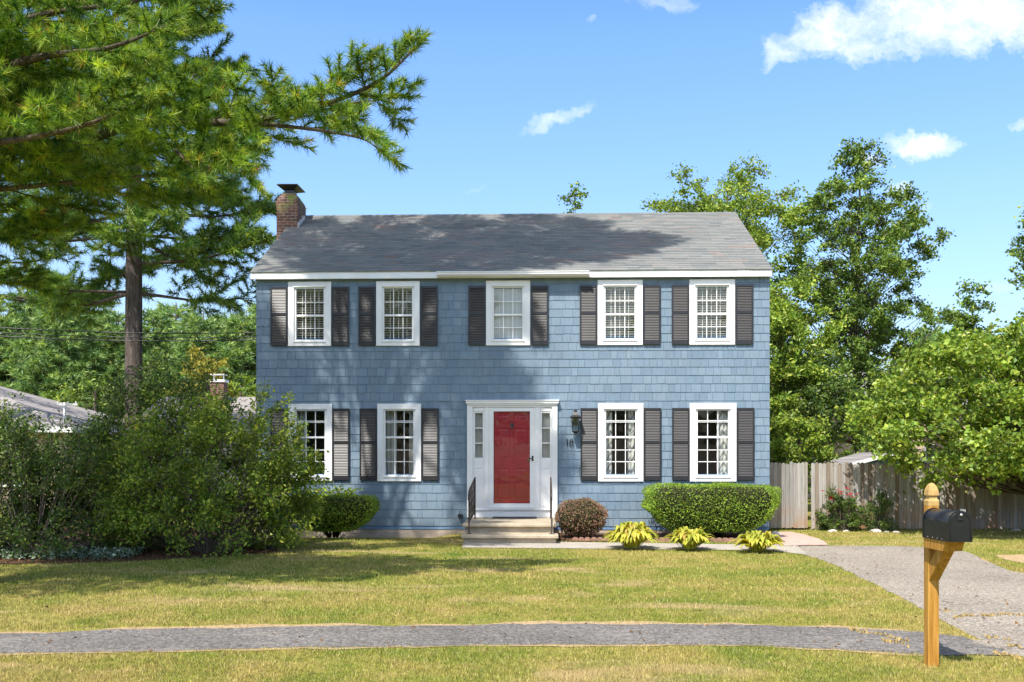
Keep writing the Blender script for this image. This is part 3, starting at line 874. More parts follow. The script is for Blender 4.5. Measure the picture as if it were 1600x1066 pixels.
# chimney
cu0, cu1, cv0, cv1 = hp(432, 340, 3.0)[0], hp(465.5, 340, 3.0)[0], 3.0, 3.85
zc1 = hp(440, 314, 3.0)[1]; zc2 = hp(440, 301, 3.0)[1]
ch = MB(); ch.box(cu0, cu1, cv0, cv1, -.1, zc1, bev=.006)
ch.box(cu0 - .03, cu0, cv0 + .05, cv1, zc1 - .12, zc1 + .02)
chim = ch.build('chimney', M_BRICK, house)
cr = MB(); vs = []
rings = [(0., zc1), (.02, zc1 + .08), (.07, zc1 + .15), (.13, zc2), (.14, zc2 + .02)]
for ins, z in rings:
    vs += [(cu0 + ins, cv0 + ins, z), (cu1 - ins * .8, cv0 + ins, z), (cu1 - ins * .8, cv1 - ins, z), (cu0 + ins, cv1 - ins, z)]
fs = [(3, 2, 1, 0), (16, 17, 18, 19)]
for i in range(4):
    for k in range(4): fs.append((i * 4 + k, i * 4 + (k + 1) % 4, (i + 1) * 4 + (k + 1) % 4, (i + 1) * 4 + k))
cr.add(vs, fs); cr.build('chimney_crown', M_BRICK, chim)
cc0, cc1 = (cu0 + cu1) / 2, (cv0 + cv1) / 2
cp = MB(); cp.box(cc0 - .12, cc0 + .12, cc1 - .2, cc1 + .1, zc2 + .015, zc2 + .12)
zt = zc2 + .12
vs = [(cc0 - .12, cc1 - .2, zt), (cc0 + .12, cc1 - .2, zt), (cc0 + .12, cc1 + .1, zt), (cc0 - .12, cc1 + .1, zt),
      (cc0 - .3, cc1 - .38, zt + .1), (cc0 + .27, cc1 - .38, zt + .1), (cc0 + .32, cc1 + .28, zt + .07), (cc0 - .27, cc1 + .28, zt + .12),
      (cc0 - .28, cc1 - .36, zt + .13), (cc0 + .25, cc1 - .36, zt + .125), (cc0 + .3, cc1 + .26, zt + .09), (cc0 - .25, cc1 + .26, zt + .14)]
cp.add(vs, [(3, 2, 1, 0), (0, 1, 5, 4), (1, 2, 6, 5), (2, 3, 7, 6), (3, 0, 4, 7), (4, 5, 9, 8), (5, 6, 10, 9), (6, 7, 11, 10), (7, 4, 8, 11), (8, 9, 10, 11)])
cp.build('chimney_cap', M_BLACK, chim)
fl = MB()                                                       # step flashing
for i in range(5):
    s = (cv0 + OH) / ((RIDGE_V + OH) / LS) + i * .17
    y, z = slope_pt(s, 0, .02); fl.box(cu1 + .001, cu1 + .012, y, y + .14, z - .02, z + .13 + .02 * (i % 2))
fl.build('flashing', M_GUTTER, chim)

# windows
def window(r, z0, z1, rows_top, rows_bot, meet, kind, idx):
    u0, u1 = r[0], r[1]
    wb = MB(); P = -.034
    c = .135
    wb.box(u0, u0 + c, P, .018, z0, z1, bev=.005); wb.box(u1 - c, u1, P, .018, z0, z1, bev=.005)
    wb.box(u0 + c, u1 - c, P, .018, z1 - c + .02, z1, bev=.005); wb.box(u0 + c, u1 - c, P, .018, z0, z0 + c - .03, bev=.005)
    # storm frame and sill lip
    a, b, zz0, zz1 = u0 + c, u1 - c, z0 + c - .03, z1 - c + .02
    wb.box(a - .02, b + .02, P - .012, P - .001, zz1 - .012, zz1 + .006); wb.box(a - .015, b + .015, P - .02, P - .001, zz0 - .014, zz0 + .008)
    s = .045
    wb.box(a, a + s, .0, .1, zz0, zz1); wb.box(b - s, b, .0, .1, zz0, zz1); wb.box(a + s, b - s, .0, .1, zz1 - s, zz1); wb.box(a + s, b - s, .0, .1, zz0, zz0 + s)
    gx0, gx1, gz0, gz1 = a + s, b - s, zz0 + s, zz1 - s
    zm = gz0 + (gz1 - gz0) * meet
    q = .022
    # top sash (outer) and lower sash (inner)
    wb.box(gx0, gx1, .018, .05, zm - q, zm + q, bev=.003)
    mt = .0085
    for (za, zb, rows, ya) in ((zm + q, gz1, rows_top, .026), (gz0, zm - q, rows_bot, .042)):
        for k in (1, 2): 
            x = gx0 + (gx1 - gx0) * k / 3 ; wb.box(x - mt, x + mt, ya, ya + .022, za, zb)
        for fr in rows:
            z = za + (zb - za) * fr
            for k in range(3):
                xa, xb = gx0 + (gx1 - gx0) * k / 3 + (mt if k else 0), gx0 + (gx1 - gx0) * (k + 1) / 3 - (mt if k < 2 else 0)
                wb.box(xa, xb, ya, ya + .022, z - mt, z + mt)
    if kind != 'blind':                                          # storm sash rail
        z = zm + (gz1 - zm) * .52; wb.box(gx0, gx1, .004, .014, z + .02, z + .034)
    o = wb.build('window', M_WHITE, house)
    gb = MB(); gb.add([(gx0, .038, zm), (gx1, .038, zm), (gx1, .038, gz1), (gx0, .038, gz1)], [(0, 1, 2, 3)]); gb.add([(gx0, .054, gz0), (gx1, .054, gz0), (gx1, .054, zm), (gx0, .054, zm)], [(0, 1, 2, 3)])
    gb.build('pane', M_GLASS, o)
    rr2 = np.random.default_rng(40 + idx)
    if kind == 'blind':
        bl = MB(); n = 21; tilt = {0: -.42, 1: -.42, 2: -1.1, 3: -.5, 4: -.5}[idx]
        bl.box(gx0 - .03, gx1 + .03, .095, .135, gz1 - .03, gz1 + .03)
        for k in range(n):
            z = gz1 - .05 - (gz1 - gz0 - .06) * k / n; dz = .028 * sin(tilt); dy = .028 * cos(tilt)
            yc = .115
            bl.add([(gx0 - .03, yc - dy, z - dz), (gx1 + .03, yc - dy, z - dz), (gx1 + .03, yc + dy, z + dz), (gx0 - .03, yc + dy, z + dz)], [(0, 1, 2, 3)], .5)
        for f_ in (.2, .5, .8):
            x = gx0 + (gx1 - gx0) * f_; bl.box(x - .006, x + .006, .088, .09, gz0, gz1)
        bl.build('blind', M_BLIND, o)
    else:
        for (ca, cb_, patt) in kind:
            cbm = MB(); n = 40; xa, xb = gx0 + (gx1 - gx0) * ca, gx0 + (gx1 - gx0) * cb_
            fold = 60 / max(.2, 1); ph = rr2.random() * 6
            pts = []
            for k in range(n + 1):
                x = xa + (xb - xa) * k / n
                pts.append((x, .2 + .022 * sin(x * 70 + ph) + .01 * sin(x * 31)))
            vs = [(x, y, gz0 - .04) for x, y in pts] + [(x + .01 * sin(x * 20), y, gz1 + .03) for x, y in pts]
            cbm.add(vs, [(k, k + 1, n + 2 + k, n + 1 + k) for k in range(n)], .5, True)
            cbm.build('curtain', M_CURT2 if patt else M_CURT, o)
    return o
for i, r in enumerate(upr): window(r, zu0, zu1, (.48,), (.5,), .475, 'blind', i)
kinds = [((-.03, .3, 0), (.96, 1.05, 0)), ((-.03, .36, 0), (.8, 1.04, 0)), ((-.03, .22, 1), (.76, 1.04, 1)), ((.68, 1.05, 1),)]
for i, r in enumerate(lor): window(r, zl0, zl1, (.6,), (.36, .68), .585, kinds[i], 10 + i)

# shutters
def shutter_mesh(wd, ht, midf):
    s = MB(); e = .036; y0, y1 = -.045, -.012
    zb, zm, zt = .1, ht * midf, ht
    s.box(0, e, y0, y1, 0, ht, bev=.003); s.box(wd - e, wd, y0, y1, 0, ht, bev=.003)
    s.box(e, wd - e, y0, y1, 0, zb, bev=.003); s.box(e, wd - e, y0, y1, ht - .055, ht, bev=.003); s.box(e, wd - e, y0, y1, zm - .035, zm + .035, bev=.003)
    s.box(e, wd - e, -.016, -.013, zb, ht - .055)
    for za, zb_ in ((zb, zm - .035), (zm + .035, ht - .055)):
        n = int(round((zb_ - za) / .036)); p = (zb_ - za) / n
        for k in range(n):
            z = za + k * p
            t_ = .002 * ((k * 37 % 11) / 11 - .5)
            s.add([(e, -.043, z + .003), (wd - e, -.043, z + .003), (wd - e, -.0325 + t_, z + p * .7), (e, -.0325 + t_, z + p * .7), (e, -.034, z - .001), (wd - e, -.034, z - .001)],
                  [(0, 1, 2, 3), (1, 0, 4, 5), (3, 2, 5, 4)], .12 + .88 * (k * 37 % 11) / 11)
    return s
US = [(423, 448.5), (518.5, 545), (560, 586.5), (656.8, 684), (732, 758), (829.5, 857), (906, 932.8), (1005, 1032), (1050, 1076.3), (1149.2, 1177)]
LSx = [(423, 449), (520, 545.5), (562, 588.5), (658.8, 685.5), (907.5, 933.8), (1006.2, 1033), (1050.5, 1077), (1151.4, 1178.5)]
zs0, zs1 = hp(700, 539.6, -.03)[1], hp(700, 447, -.03)[1]
zt0, zt1 = hp(700, 750.5, -.03)[1], hp(700, 638.2, -.03)[1]
wS = np.mean([hp(b, 500)[0] - hp(a, 500)[0] for a, b in US])
first = {}
def put_shutters(lst, z0, z1, midf, key):
    for a, b in lst:
        c = (hp(a, 500, -.03)[0] + hp(b, 500, -.03)[0]) / 2 - wS / 2
        if key not in first:
            first[key] = o = shutter_mesh(wS, z1 - z0, midf).build('shutter', M_SHUT, house)
        else:
            o = first[key].copy(); col.objects.link(o); o.parent = house
        o.location = (c, 0, z0)
put_shutters(US, zs0, zs1, .535, 'u'); put_shutters(LSx, zt0, zt1, .525, 'l')

# entrance
de = MB()
def Rz(pxa, pya, pxb, pyb): return rect(pxa, pya, pxb, pyb)
u0, u1, z0, z1 = dr
def bx(mb, pxa, pya, pxb, pyb, y0, y1, bev=.004):
    a, b, c, d = rect(pxa, pya, pxb, pyb); mb.box(a, b, y0, y1, c, d, bev=bev)
bx(de, 730, 631, 739, 808.3, -.06, .1); bx(de, 862.5, 631, 871, 808.3, -.06, .1)          # pilasters
bx(de, 739, 631, 862.5, 636.5, -.055, .1)
bx(de, 728.3, 626.8, 872.8, 631, -.11, .018); bx(de, 727.3, 625.4, 873.6, 627, -.13, .018)   # crown
bx(de, 732, 631, 869.5, 633.5, -.085, -.06)
bx(de, 757.5, 636.5, 764, 796, -.045, .1); bx(de, 836, 636.5, 843.5, 796, -.045, .1)           # mullions
for a, b in ((739, 757.5), (843.5, 862.5)):                                               # sidelight frames
    bx(de, a, 636.5, b, 645.5, -.015, .1); bx(de, a, 715.3, b, 796, -.01, .1, .002)
    w3 = 3.3
    bx(de, a, 645.5, a + w3, 715.3, -.015, .1); bx(de, b - w3, 645.5, b, 715.3, -.015, .1)
    for yy_ in (669, 692.6): bx(de, a + w3, yy_ - .9, b - w3, yy_ + .9, .0, .05)
    bx(de, a + 3, 719.5, b - 3, 731.5, -.02, -.009, .006); bx(de, a + 3, 735, b - 3, 792, -.02, -.009, .006)
    bx(de, a + 1.5, 637.5, b - 1.5, 643, -.03, -.014)
bx(de, 738, 796, 863, 797.3, -.07, .1); bx(de, 739, 797.3, 862.5, 808.5, -.035, .1)
surround = de.build('door_surround', M_WHITE, house)
for a, b in ((742.3, 754.2), (846.8, 859.2)):
    q = MB(); a_, b_, c_, d_ = rect(a, 645.5, b, 715.3); q.add([(a_, .03, c_), (b_, .03, c_), (b_, .03, d_), (a_, .03, d_)], [(0, 1, 2, 3)]); q.build('sidelight_pane', M_GLASS, surround)
    u_a, u_b, z_a, z_b = rect(a, 645.5, b, 715.3); cbm = MB(); n = 30
    pts = [(u_a + (u_b - u_a) * k / n, .075 + .012 * sin(k * 1.15)) for k in range(n + 1)]
    cbm.add([(x, y, z_a) for x, y in pts] + [(x, y, z_b) for x, y in pts], [(k, k + 1, n + 2 + k, n + 1 + k) for k in range(n)], .5, True)
    cbm.build('curtain', M_CURT, surround)
# white storm door frame
sf = MB()
bx(sf, 764, 636.8, 771.2, 796, -.03, .03); bx(sf, 828, 636.8, 836, 796, -.03, .03); bx(sf, 771.2, 636.8, 828, 643, -.03, .03); bx(sf, 771.2, 786.8, 828, 796, -.03, .03)
bx(sf, 766, 791.5, 835, 795.5, -.06, -.029)
sd_ = sf.build('storm_door', M_WHITE, house)
q = MB(); a, b, c, d = rect(771.2, 643, 828, 786.8); q.add([(a, -.004, c), (b, -.004, c), (b, -.004, d), (a, -.004, d)], [(0, 1, 2, 3)]); q.build('storm_pane', M_GLASS, sd_)
hb = MB(); hx, hz = hp(832.2, 716.5, -.03)
hb.box(hx - .02, hx + .02, -.045, -.03, hz - .06, hz + .06, bev=.004); hb.tube([(hx, -.045, hz), (hx, -.075, hz), (hx - .1, -.08, hz - .005)], .011, 8)
hb.build('handle', M_BLACK, sd_)
# red panel door
rd = MB()
a, b, c, d = rect(770, 642, 829, 788); rd.box(a, b, .06, .1, c, d)
X = [771.5, 776, 796.5, 802.5, 823.5, 828]
rows = [(648, 662.5), (669.5, 716), (732, 781)]
def raised(mb, pxa, pya, pxb, pyb):
    a, b, c, d = rect(pxa, pya, pxb, pyb); g_ = .03
    mb.add([(a, .046, c), (b, .046, c), (b, .046, d), (a, .046, d), (a + .012, .056, c + .012), (b - .012, .056, c + .012), (b - .012, .056, d - .012), (a + .012, .056, d - .012),
            (a + g_, .056, c + g_), (b - g_, .056, c + g_), (b - g_, .056, d - g_), (a + g_, .056, d - g_), (a + .05, .049, c + .05), (b - .05, .049, c + .05), (b - .05, .049, d - .05), (a + .05, .049, d - .05)],
           [(0, 1, 5, 4), (1, 2, 6, 5), (2, 3, 7, 6), (3, 0, 4, 7), (4, 5, 9, 8), (5, 6, 10, 9), (6, 7, 11, 10), (7, 4, 8, 11), (8, 9, 13, 12), (9, 10, 14, 13), (10, 11, 15, 14), (11, 8, 12, 15), (12, 13, 14, 15)])
for xa, xb in ((X[1], X[2]), (X[3], X[4])):
    for ya, yb in rows: raised(rd, xa, ya, xb, yb)
for xa, xb in ((770, X[1]), (X[2], X[3]), (X[4], 829)):
    a, b, c, d = rect(xa, 642, xb, 788); rd.box(a, b, .046, .06, c, d)
for ya, yb in ((642, rows[0][0]), (rows[0][1], rows[1][0]), (rows[1][1], rows[2][0]), (rows[2][1], 788)):
    for xa, xb in ((X[1], X[2]), (X[3], X[4])):
        a, b, c, d = rect(xa, ya, xb, yb); rd.box(a, b, .046, .06, c, d)
door = rd.build('front_door', M_RED, house); door['label'] = 'glossy red panelled door'
kk = MB(); kx, kz = hp(800, 665.5, .04)
kk.add([(kx, .02, kz + .085), (kx + .045, .03, kz + .01), (kx, .02, kz - .085), (kx - .045, .03, kz + .01), (kx, .046, kz + .085), (kx + .045, .046, kz + .01), (kx, .046, kz - .085), (kx - .045, .046, kz + .01)],
       [(0, 3, 2, 1), (0, 1, 5, 4), (1, 2, 6, 5), (2, 3, 7, 6), (3, 0, 4, 7)])
kk.build('knocker', M_BLACK, door)
kb = MB(); kx, kz = hp(825.5, 718, .04); kb.lathe([(.0, 0), (.028, .004), (.03, .02), (.012, .03)], n=12); o = kb.build('knob', M_BRASS, door); o.location = (kx, .046, kz); o.rotation_euler = (R(90), 0, 0)

# lantern and number
ln = MB(); lx, lz = hp(899, 662, -.12)
lw_, lh_ = .075, .12
ln.box(lx + .055, lx + .085, -.03, -.012, lz - .1, lz + .16, bev=.004) if False else None
ln.box(lx - .045, lx + .045, -.028, -.012, lz - .02, lz + .14, bev=.004)
ln.tube([(lx, -.028, lz + .12), (lx, -.07, lz + .2), (lx, -.13, lz + .21)], .01, 8)
for sx_ in (-1, 1):
    for sy_ in (-1, 1):
        ln.tube([(lx + sx_ * .052, -.13 + sy_ * .052, lz - .13), (lx + sx_ * .066, -.13 + sy_ * .066, lz + .1)], .006, 6)
ln.lathe([(.09, lz + .1), (.13, lz + .108), (.135, lz + .116), (.085, lz + .15), (.045, lz + .2), (.04, lz + .235), (.015, lz + .245)], lx, -.13, 4, smooth=False, square=True)
ln.lathe([(.03, lz - .17), (.085, lz - .14), (.085, lz - .128)], lx, -.13, 4, smooth=False, square=True)
lan = ln.build('wall_lantern', M_BLACK, house)
lg = MB(); lg.lathe([(.062, lz - .125), (.082, lz + .1)], lx, -.13, 4, smooth=False, square=True); lg.build('lantern_glass', M_GLASS, lan)
S_ = 1.3; lan.scale = (S_, S_, S_); lan.location = (lx * (1 - S_), -.012 * (1 - S_), (lz + .01) * (1 - S_))
nb = MB()
x, z = hp(886.3, 691.5, -.01); nb.tube([(x - .022, -.022, z + .05), (x, -.022, z + .08), (x, -.022, z - .085)], .0095, 6)
x, z = hp(892.7, 691.8, -.01)
for zc_, r_ in ((z + .042, .034), (z - .042, .042)):
    nb.tube([(x + r_ * cos(t_), -.022, zc_ + r_ * 1.05 * sin(t_)) for t_ in np.linspace(0, 2 * pi, 17)], .0095, 6, cap=False)
nb.build('house_number', M_BLACK, house)
sp = MB(); x, z = hp(719, 806, -.03); sp.box(x - .05, x + .06, -.1, .01, z - .03, z + .04, bev=.01); sp.tube([(x, -.06, z + .03), (x - .01, -.1, z + .1)], .008, 6)
sp.build('outdoor_socket', M_BLACK, house)

# steps
st = MB()
a, _ = hp(721.8, 818, -2.25); b, _ = hp(869.7, 818, -2.25)
st.box(a, b, -2.2, -.02, .31, .38, bev=.015); st.box(a + .06, b - .06, -2.12, -.02, -.1, .309, bev=.005)
a2, _ = hp(720.5, 839, -2.6); b2, _ = hp(872.8, 839, -2.6)
st.box(a2, b2, -2.62, -2.125, .11, .185, bev=.015); st.box(a2 + .05, b2 - .05, -2.54, -2.13, -.1, .109, bev=.005)
st.build('front_steps', M_STEP, house)
# wrought iron railings
for (xr, mir) in ((a2 + .14, 1), (b2 - .14, -1)):
    rl = MB()
    yb_, yf_ = -.55, -2.35
    rl.box(xr - .013, xr + .013, yf_ - .013, yf_ + .013, .185, 1.02); rl.box(xr - .016, xr + .016, yb_ - .016, yb_ + .016, .38, 1.3)
    rl.box(xr - .05, xr + .05, yf_ - .05, yf_ + .05, .185, .195)
    rl.tube([(xr, yb_ + .06, 1.3), (xr, yb_, 1.3), (xr, yf_ + .25, 1.1), (xr, yf_, 1.03), (xr, yf_ - .08, .98), (xr, yf_ - .09, .9), (xr, yf_ - .05, .88)], .017, 6)
    rl.tube([(xr, yb_, .52), (xr, yf_, .42)], .009, 6)
    for k in range(1, 12):
        t = k / 12; y = yb_ + (yf_ - yb_) * t; zt_ = 1.3 - .2 * min(1, t / .86) - max(0, t - .86) * .5
        zb_ = .52 - .1 * t
        if k % 3 == 0:
            rl.tube([(xr, y + .04 * sin(q_ * .9), zb_ + (zt_ - zb_) * q_ / 14) for q_ in range(15)], .006, 5)
        else:
            rl.tube([(xr, y, zb_), (xr, y, zt_)], .006, 5)
    rl.build('railing', M_RAIL, house)
mt_ = MB(); p0 = hp(771, 812, -.8); ua, ub = hp(768.5, 811, -.5)[0], hp(838.5, 811, -.5)[0]
mt_.box(0, ub - ua, -.45, 0, 0, .014, bev=.005)
for k in range(14): mt_.box(.02, ub - ua - .02, -.44 + k * .031, -.425 + k * .031, .0141, .019)
dm = mt_.build('door_mat', M_MATTE); dm.location = h2w(ua, -.1, .382); dm.rotation_euler = (0, 0, -TH)
tag(dm, 'flat dark grey ribbed mat before the red door', 'door mat')

# ------------------------------------------------------------------ vegetation builders
def tris_needles(P, D, L, n, wd, rr, spread=.9, back=.02):
    """n needles from each point P fanning round D"""
    T = len(P)
    d = np.repeat(unit(D), n, 0); p = np.repeat(P, n, 0); Ls = np.repeat(L, n) * (.7 + .5 * rr.random(T * n))
    r = unit(rr.normal(size=(T * n, 3)))
    dd = unit(d + r * spread)
    p = p - d * (rr.random(T * n)[:, None] * Ls[:, None] * .5)
    tip = p + dd * Ls[:, None]; tip[:, 2] -= Ls * .08
    side = unit(np.cross(dd, unit(rr.normal(size=(T * n, 3))))) * wd
    V = np.stack([p - side, p + side, tip], 1).reshape(-1, 3)
    var = np.clip(np.repeat(rr.beta(2.2, 2.2, T), n) + rr.normal(0, .1, T * n), 0, 1)
    return V, var

def leaf_quads(P, rr, size, up=.6, asp=.5, var=None, fold=.12):
    n = len(P)
    nr = unit(rr.normal(size=(n, 3)) + np.array([0, -.15, up]))
    t = unit(np.cross(nr, unit(rr.normal(size=(n, 3)))))
    b = np.cross(nr, t)
    s = (size * (.45 + 1.0 * rr.random(n)))[:, None]
    base = P - t * s * .5; tip = P + t * s * .5 - nr * s * fold
    l = P + b * s * asp * .5 + nr * s * fold * .8; r = P - b * s * asp * .5 + nr * s * fold * .8
    V = np.stack([base, r, tip, l], 1).reshape(-1, 3)
    return V, (np.clip(rr.beta(2, 2.2, n), 0, 1) if var is None else var)

def leaf_obj(name, P, mat_, parent, rr, size, up=.6, asp=.55, var=None):
    V, va = leaf_quads(P, rr, size, up, asp, var)
    return np_mesh(name, V, np.arange(len(V)).reshape(-1, 4), mat_, parent, va)

def bez(a, b, c, n=7):
    t = np.linspace(0, 1, n)[:, None]
    return (1 - t) ** 2 * a + 2 * t * (1 - t) * b + t * t * c

def decid(name, label, cat, base, H, trunk_h, prof, nclump, leaves, size, lmat, seed, crad=.5, group=None, trunk_r=.16, up=.6, flat=.75, lean=(0, 0), asp=.6,
          outer=.45, limbn=1., local_shift=(0, 0), stem_n=1, hollow=0.):
    """broad-leaved tree: trunk and limbs as one mesh, crown of separate leaves in clumps round the limb ends. prof(t): crown radius, t 0..1 up the crown"""
    rr = np.random.default_rng(seed)
    root = empty(name, (base[0], base[1], 0), 0, label, cat, group)
    tm = MB(); top = np.array([lean[0], lean[1], H])
    sx_, sy_ = local_shift
    tr_pts = [np.array([0, 0, -.1])] + [np.array([lean[0] * t ** 1.5 + .05 * H * .1 * sin(5 * t + seed), lean[1] * t ** 1.5 + .04 * sin(4 * t), H * t]) for t in np.linspace(.12, .93, 9)]
    tm.tube(tr_pts, [trunk_r * (1 - .93 * (i / 9)) ** .8 + .008 for i in range(10)], 9)
    def trunk_at(z):
        t = np.clip(z / H, 0, .93); return np.array([lean[0] * t ** 1.5 + .05 * H * .1 * sin(5 * t + seed), lean[1] * t ** 1.5 + .04 * sin(4 * t), z])
    C = []; 
    k = 0
    while len(C) < nclump and k < nclump * 30:
        k += 1
        t = rr.random(); Rr = prof(t)
        if rr.random() > (Rr / prof.mx) ** 1.2 + .08: continue
        a = rr.random() * 2 * pi; q = Rr * (outer + (1 - outer) * rr.random()) * (1 + .1 * sin(3 * a + seed) + .06 * sin(7 * a))
        if rr.random() < .25: q *= rr.random()
        z = trunk_h + (H - trunk_h) * t
        p = trunk_at(z) + np.array([cos(a) * q + sx_ * (1 - t), sin(a) * q + sy_ * (1 - t), 0])
        if all(np.linalg.norm((p - c) * np.array([1, 1, 1.3])) > crad * .75 for c in C): C.append(p)
    Ps = []
    for c in C:
        rad = math.hypot(c[0], c[1])
        z0 = max(trunk_h * .7, c[2] - rad * (.5 + .5 * rr.random()) - .2)
        a = trunk_at(min(z0, H * .9)); mid = (a + c) / 2 + np.array([0, 0, -.12 * rad]) + rr.normal(0, .1, 3) * rad * .3
        r0 = max(.012, trunk_r * .26 * (1 - z0 / H) + .006)
        pts = bez(a, mid, c)
        tm.tube(list(pts), list(np.linspace(r0, .007, len(pts))), 5, cap=False)
        cr_ = crad * (.6 + .8 * rr.random())
        nl = int(leaves / len(C) * (cr_ / crad) ** 1.5)
        # twigs inside the clump carry the leaves
        nt_ = 7
        tw = unit(rr.normal(size=(nt_, 3)) + np.array([c[0], c[1], .4 * rad]) / (rad + .3) * .6)
        tw[:, 2] *= flat
        ends = c + tw * cr_ * (.6 + .6 * rr.random(nt_))[:, None]
        for e_ in ends: tm.tube([c, (c + e_) / 2 + rr.normal(0, .03, 3), e_], [.008, .006, .003], 4, cap=False)
        idx = rr.integers(0, nt_, nl); f_ = rr.random(nl) ** .6
        P = c + (ends[idx] - c) * f_[:, None] + rr.normal(0, 1, (nl, 3)) * cr_ * .2 * np.array([1, 1, .7])
        Ps.append(P)
    tm.build('trunk', M_BARK, root)
    leaf_obj('crown', np.concatenate(Ps), lmat, root, rr, size, up, asp)
    return root

class Prof:
    def __init__(s, pts): s.x = [p[0] for p in pts]; s.y = [p[1] for p in pts]; s.mx = max(s.y)
    def __call__(s, t): return float(np.interp(t, s.x, s.y))

class Pine:
    """collects the tubes and needle tufts of one pine"""
    def __init__(s, seed): s.rr = np.random.default_rng(seed); s.tm = MB(); s.P = []; s.D = []; s.L = []
    def twig(s, p, d, L, gap, nl):
        n = max(2, int(L / gap)); q = p + d * L
        s.tm.tube([p, q], [.006 + L * .004, .003], 3, cap=False)
        for k in range(n):
            t = (k + .6) / n
            s.P.append(p + (q - p) * t); s.D.append(d); s.L.append(nl)
    def limb(s, pts, r0, sub_len, gap_sub, gap_tuft, nl, start=.12, flat=.35, tiplen=.25, lift=.12, droop=0., depth=2):
        rr = s.rr; pts = [np.array(p, float) for p in pts]
        seg = [np.linalg.norm(pts[i + 1] - pts[i]) for i in range(len(pts) - 1)]; L = sum(seg); cum = np.concatenate([[0], np.cumsum(seg)])
        n = len(pts); s.tm.tube(pts, list(np.linspace(r0, max(.004, r0 * .15), n)), 6, cap=False)
        def P(x):
            i = int(np.clip(np.searchsorted(cum, x) - 1, 0, n - 2)); f_ = (x - cum[i]) / (seg[i] + 1e-9)
            return pts[i] + (pts[i + 1] - pts[i]) * f_, (pts[i + 1] - pts[i]) / (seg[i] + 1e-9)
        x = L * start; side = 1
        while x < L:
            p, d = P(min(x, L * .999)); t = x / L
            hor = np.cross(d, np.array([0, 0, 1.])); hor /= np.linalg.norm(hor) + 1e-9
            sl = sub_len * (1 - t) ** .6 * (.55 + .7 * rr.random()) + tiplen * .8
            dd = unit(d * (.75 + .3 * t) + hor * side * (1. - .35 * t) + np.array([0, 0, 1.]) * (lift + rr.normal(0, flat)))
            if rr.random() < .1 and t < .9: x += gap_sub; side = -side; continue
            if depth > 1 and sl > tiplen * 1.4:
                q = p + dd * sl + np.array([0, 0, lift * .4 * sl - droop * sl])
                s.limb([p, (p + q) / 2 + rr.normal(0, .05, 3) * sl + np.array([0, 0, .04 * sl]), q], max(.006, r0 * .3 * (1 - t)), sl * .38, gap_sub * .7, gap_tuft, nl, .18, flat, tiplen, lift, droop, depth - 1)
            else:
                s.twig(p, dd, min(sl, tiplen * 1.5), gap_tuft, nl)
            x += gap_sub * (.6 + .8 * rr.random()); side = -side
        p, d = P(L * .999); s.twig(p, d, tiplen, gap_tuft, nl)
    def build(s, root, nmat, n, wd, spread=.9):
        s.tm.build('trunk', M_BARK, root)
        V, va = tris_needles(np.array(s.P), np.array(s.D), np.array(s.L), n, wd, s.rr, spread)
        return np_mesh('crown', V, np.arange(len(V)).reshape(-1, 3), nmat, root, va)

# --- the tall pine whose trunk stands beyond the picture's left edge and whose limbs hang into it
T0 = np.array([-7.6, 13.0])
root = empty('pine_tree', (0, 0, 0), 0, 'tall long-needled pine whose sunlit branch reaches far over the lawn towards the chimney', 'pine tree')
pn = Pine(11)
pn.tm.tube([(T0[0], T0[1], -.1), (T0[0], T0[1], .4), (T0[0] + .05, T0[1], 4), (T0[0] + .1, T0[1] + .05, 10), (T0[0] + .05, T0[1], 17), (T0[0], T0[1], 23)], [.42, .34, .3, .23, .14, .03], 12)
def tk(z): return np.array([T0[0] + .05, T0[1], z])
def vis(pts, r0, sub, z0=None, gs=.135, seed=None):
    P = ([tk(z0)] if z0 else []) + [at(*p) for p in pts]
    P = spline(P, 4)
    pn.limb(P, r0, sub, gs, .052, .14, .12, .42, .2, .14)
vis([(60, 235, 12.6), (220, 195, 12.3), (380, 190, 12.0), (500, 165, 11.9), (590, 128, 11.9), (648, 76, 11.9)], .075, 1.25, 6.0)
vis([(380, 192, 12.0), (470, 200, 11.8), (560, 215, 11.6), (592, 234, 11.5)], .03, .8)
vis([(480, 168, 12.0), (560, 160, 12.1), (632, 152, 12.2)], .02, .6)
vis([(280, 205, 12.2), (345, 240, 11.6), (395, 280, 11.4)], .02, .5)
vis([(240, 205, 12.2), (290, 250, 11.3), (310, 275, 11.0)], .03, .7)
vis([(-60, 130, 11.4), (60, 90, 11.0), (170, 75, 10.8), (262, 40, 10.8)], .07, 1.2, 6.6)
vis([(-60, 60, 12.0), (80, 20, 11.6), (200, 5, 11.6), (300, -30, 11.6)], .06, 1.3, 7.4)
vis([(-60, 230, 11.4), (50, 215, 10.8), (150, 190, 10.5), (230, 150, 10.3)], .06, 1.2, 5.8)
vis([(-40, 300, 12.4), (60, 290, 12.2), (170, 280, 12.0), (270, 275, 12.0), (320, 300, 12.)], .05, 1.2, 5.3)
vis([(-60, 170, 13.6), (90, 165, 14.0), (240, 130, 14.2), (340, 110, 14.5)], .06, 1.4, 6.6)
vis([(-60, 360, 13.), (40, 370, 12.8), (110, 350, 12.6)], .03, .9, 4.8)
vis([(-80, 440, 13.), (0, 440, 13), (50, 430, 12.9)], .02, .6, 4.4)
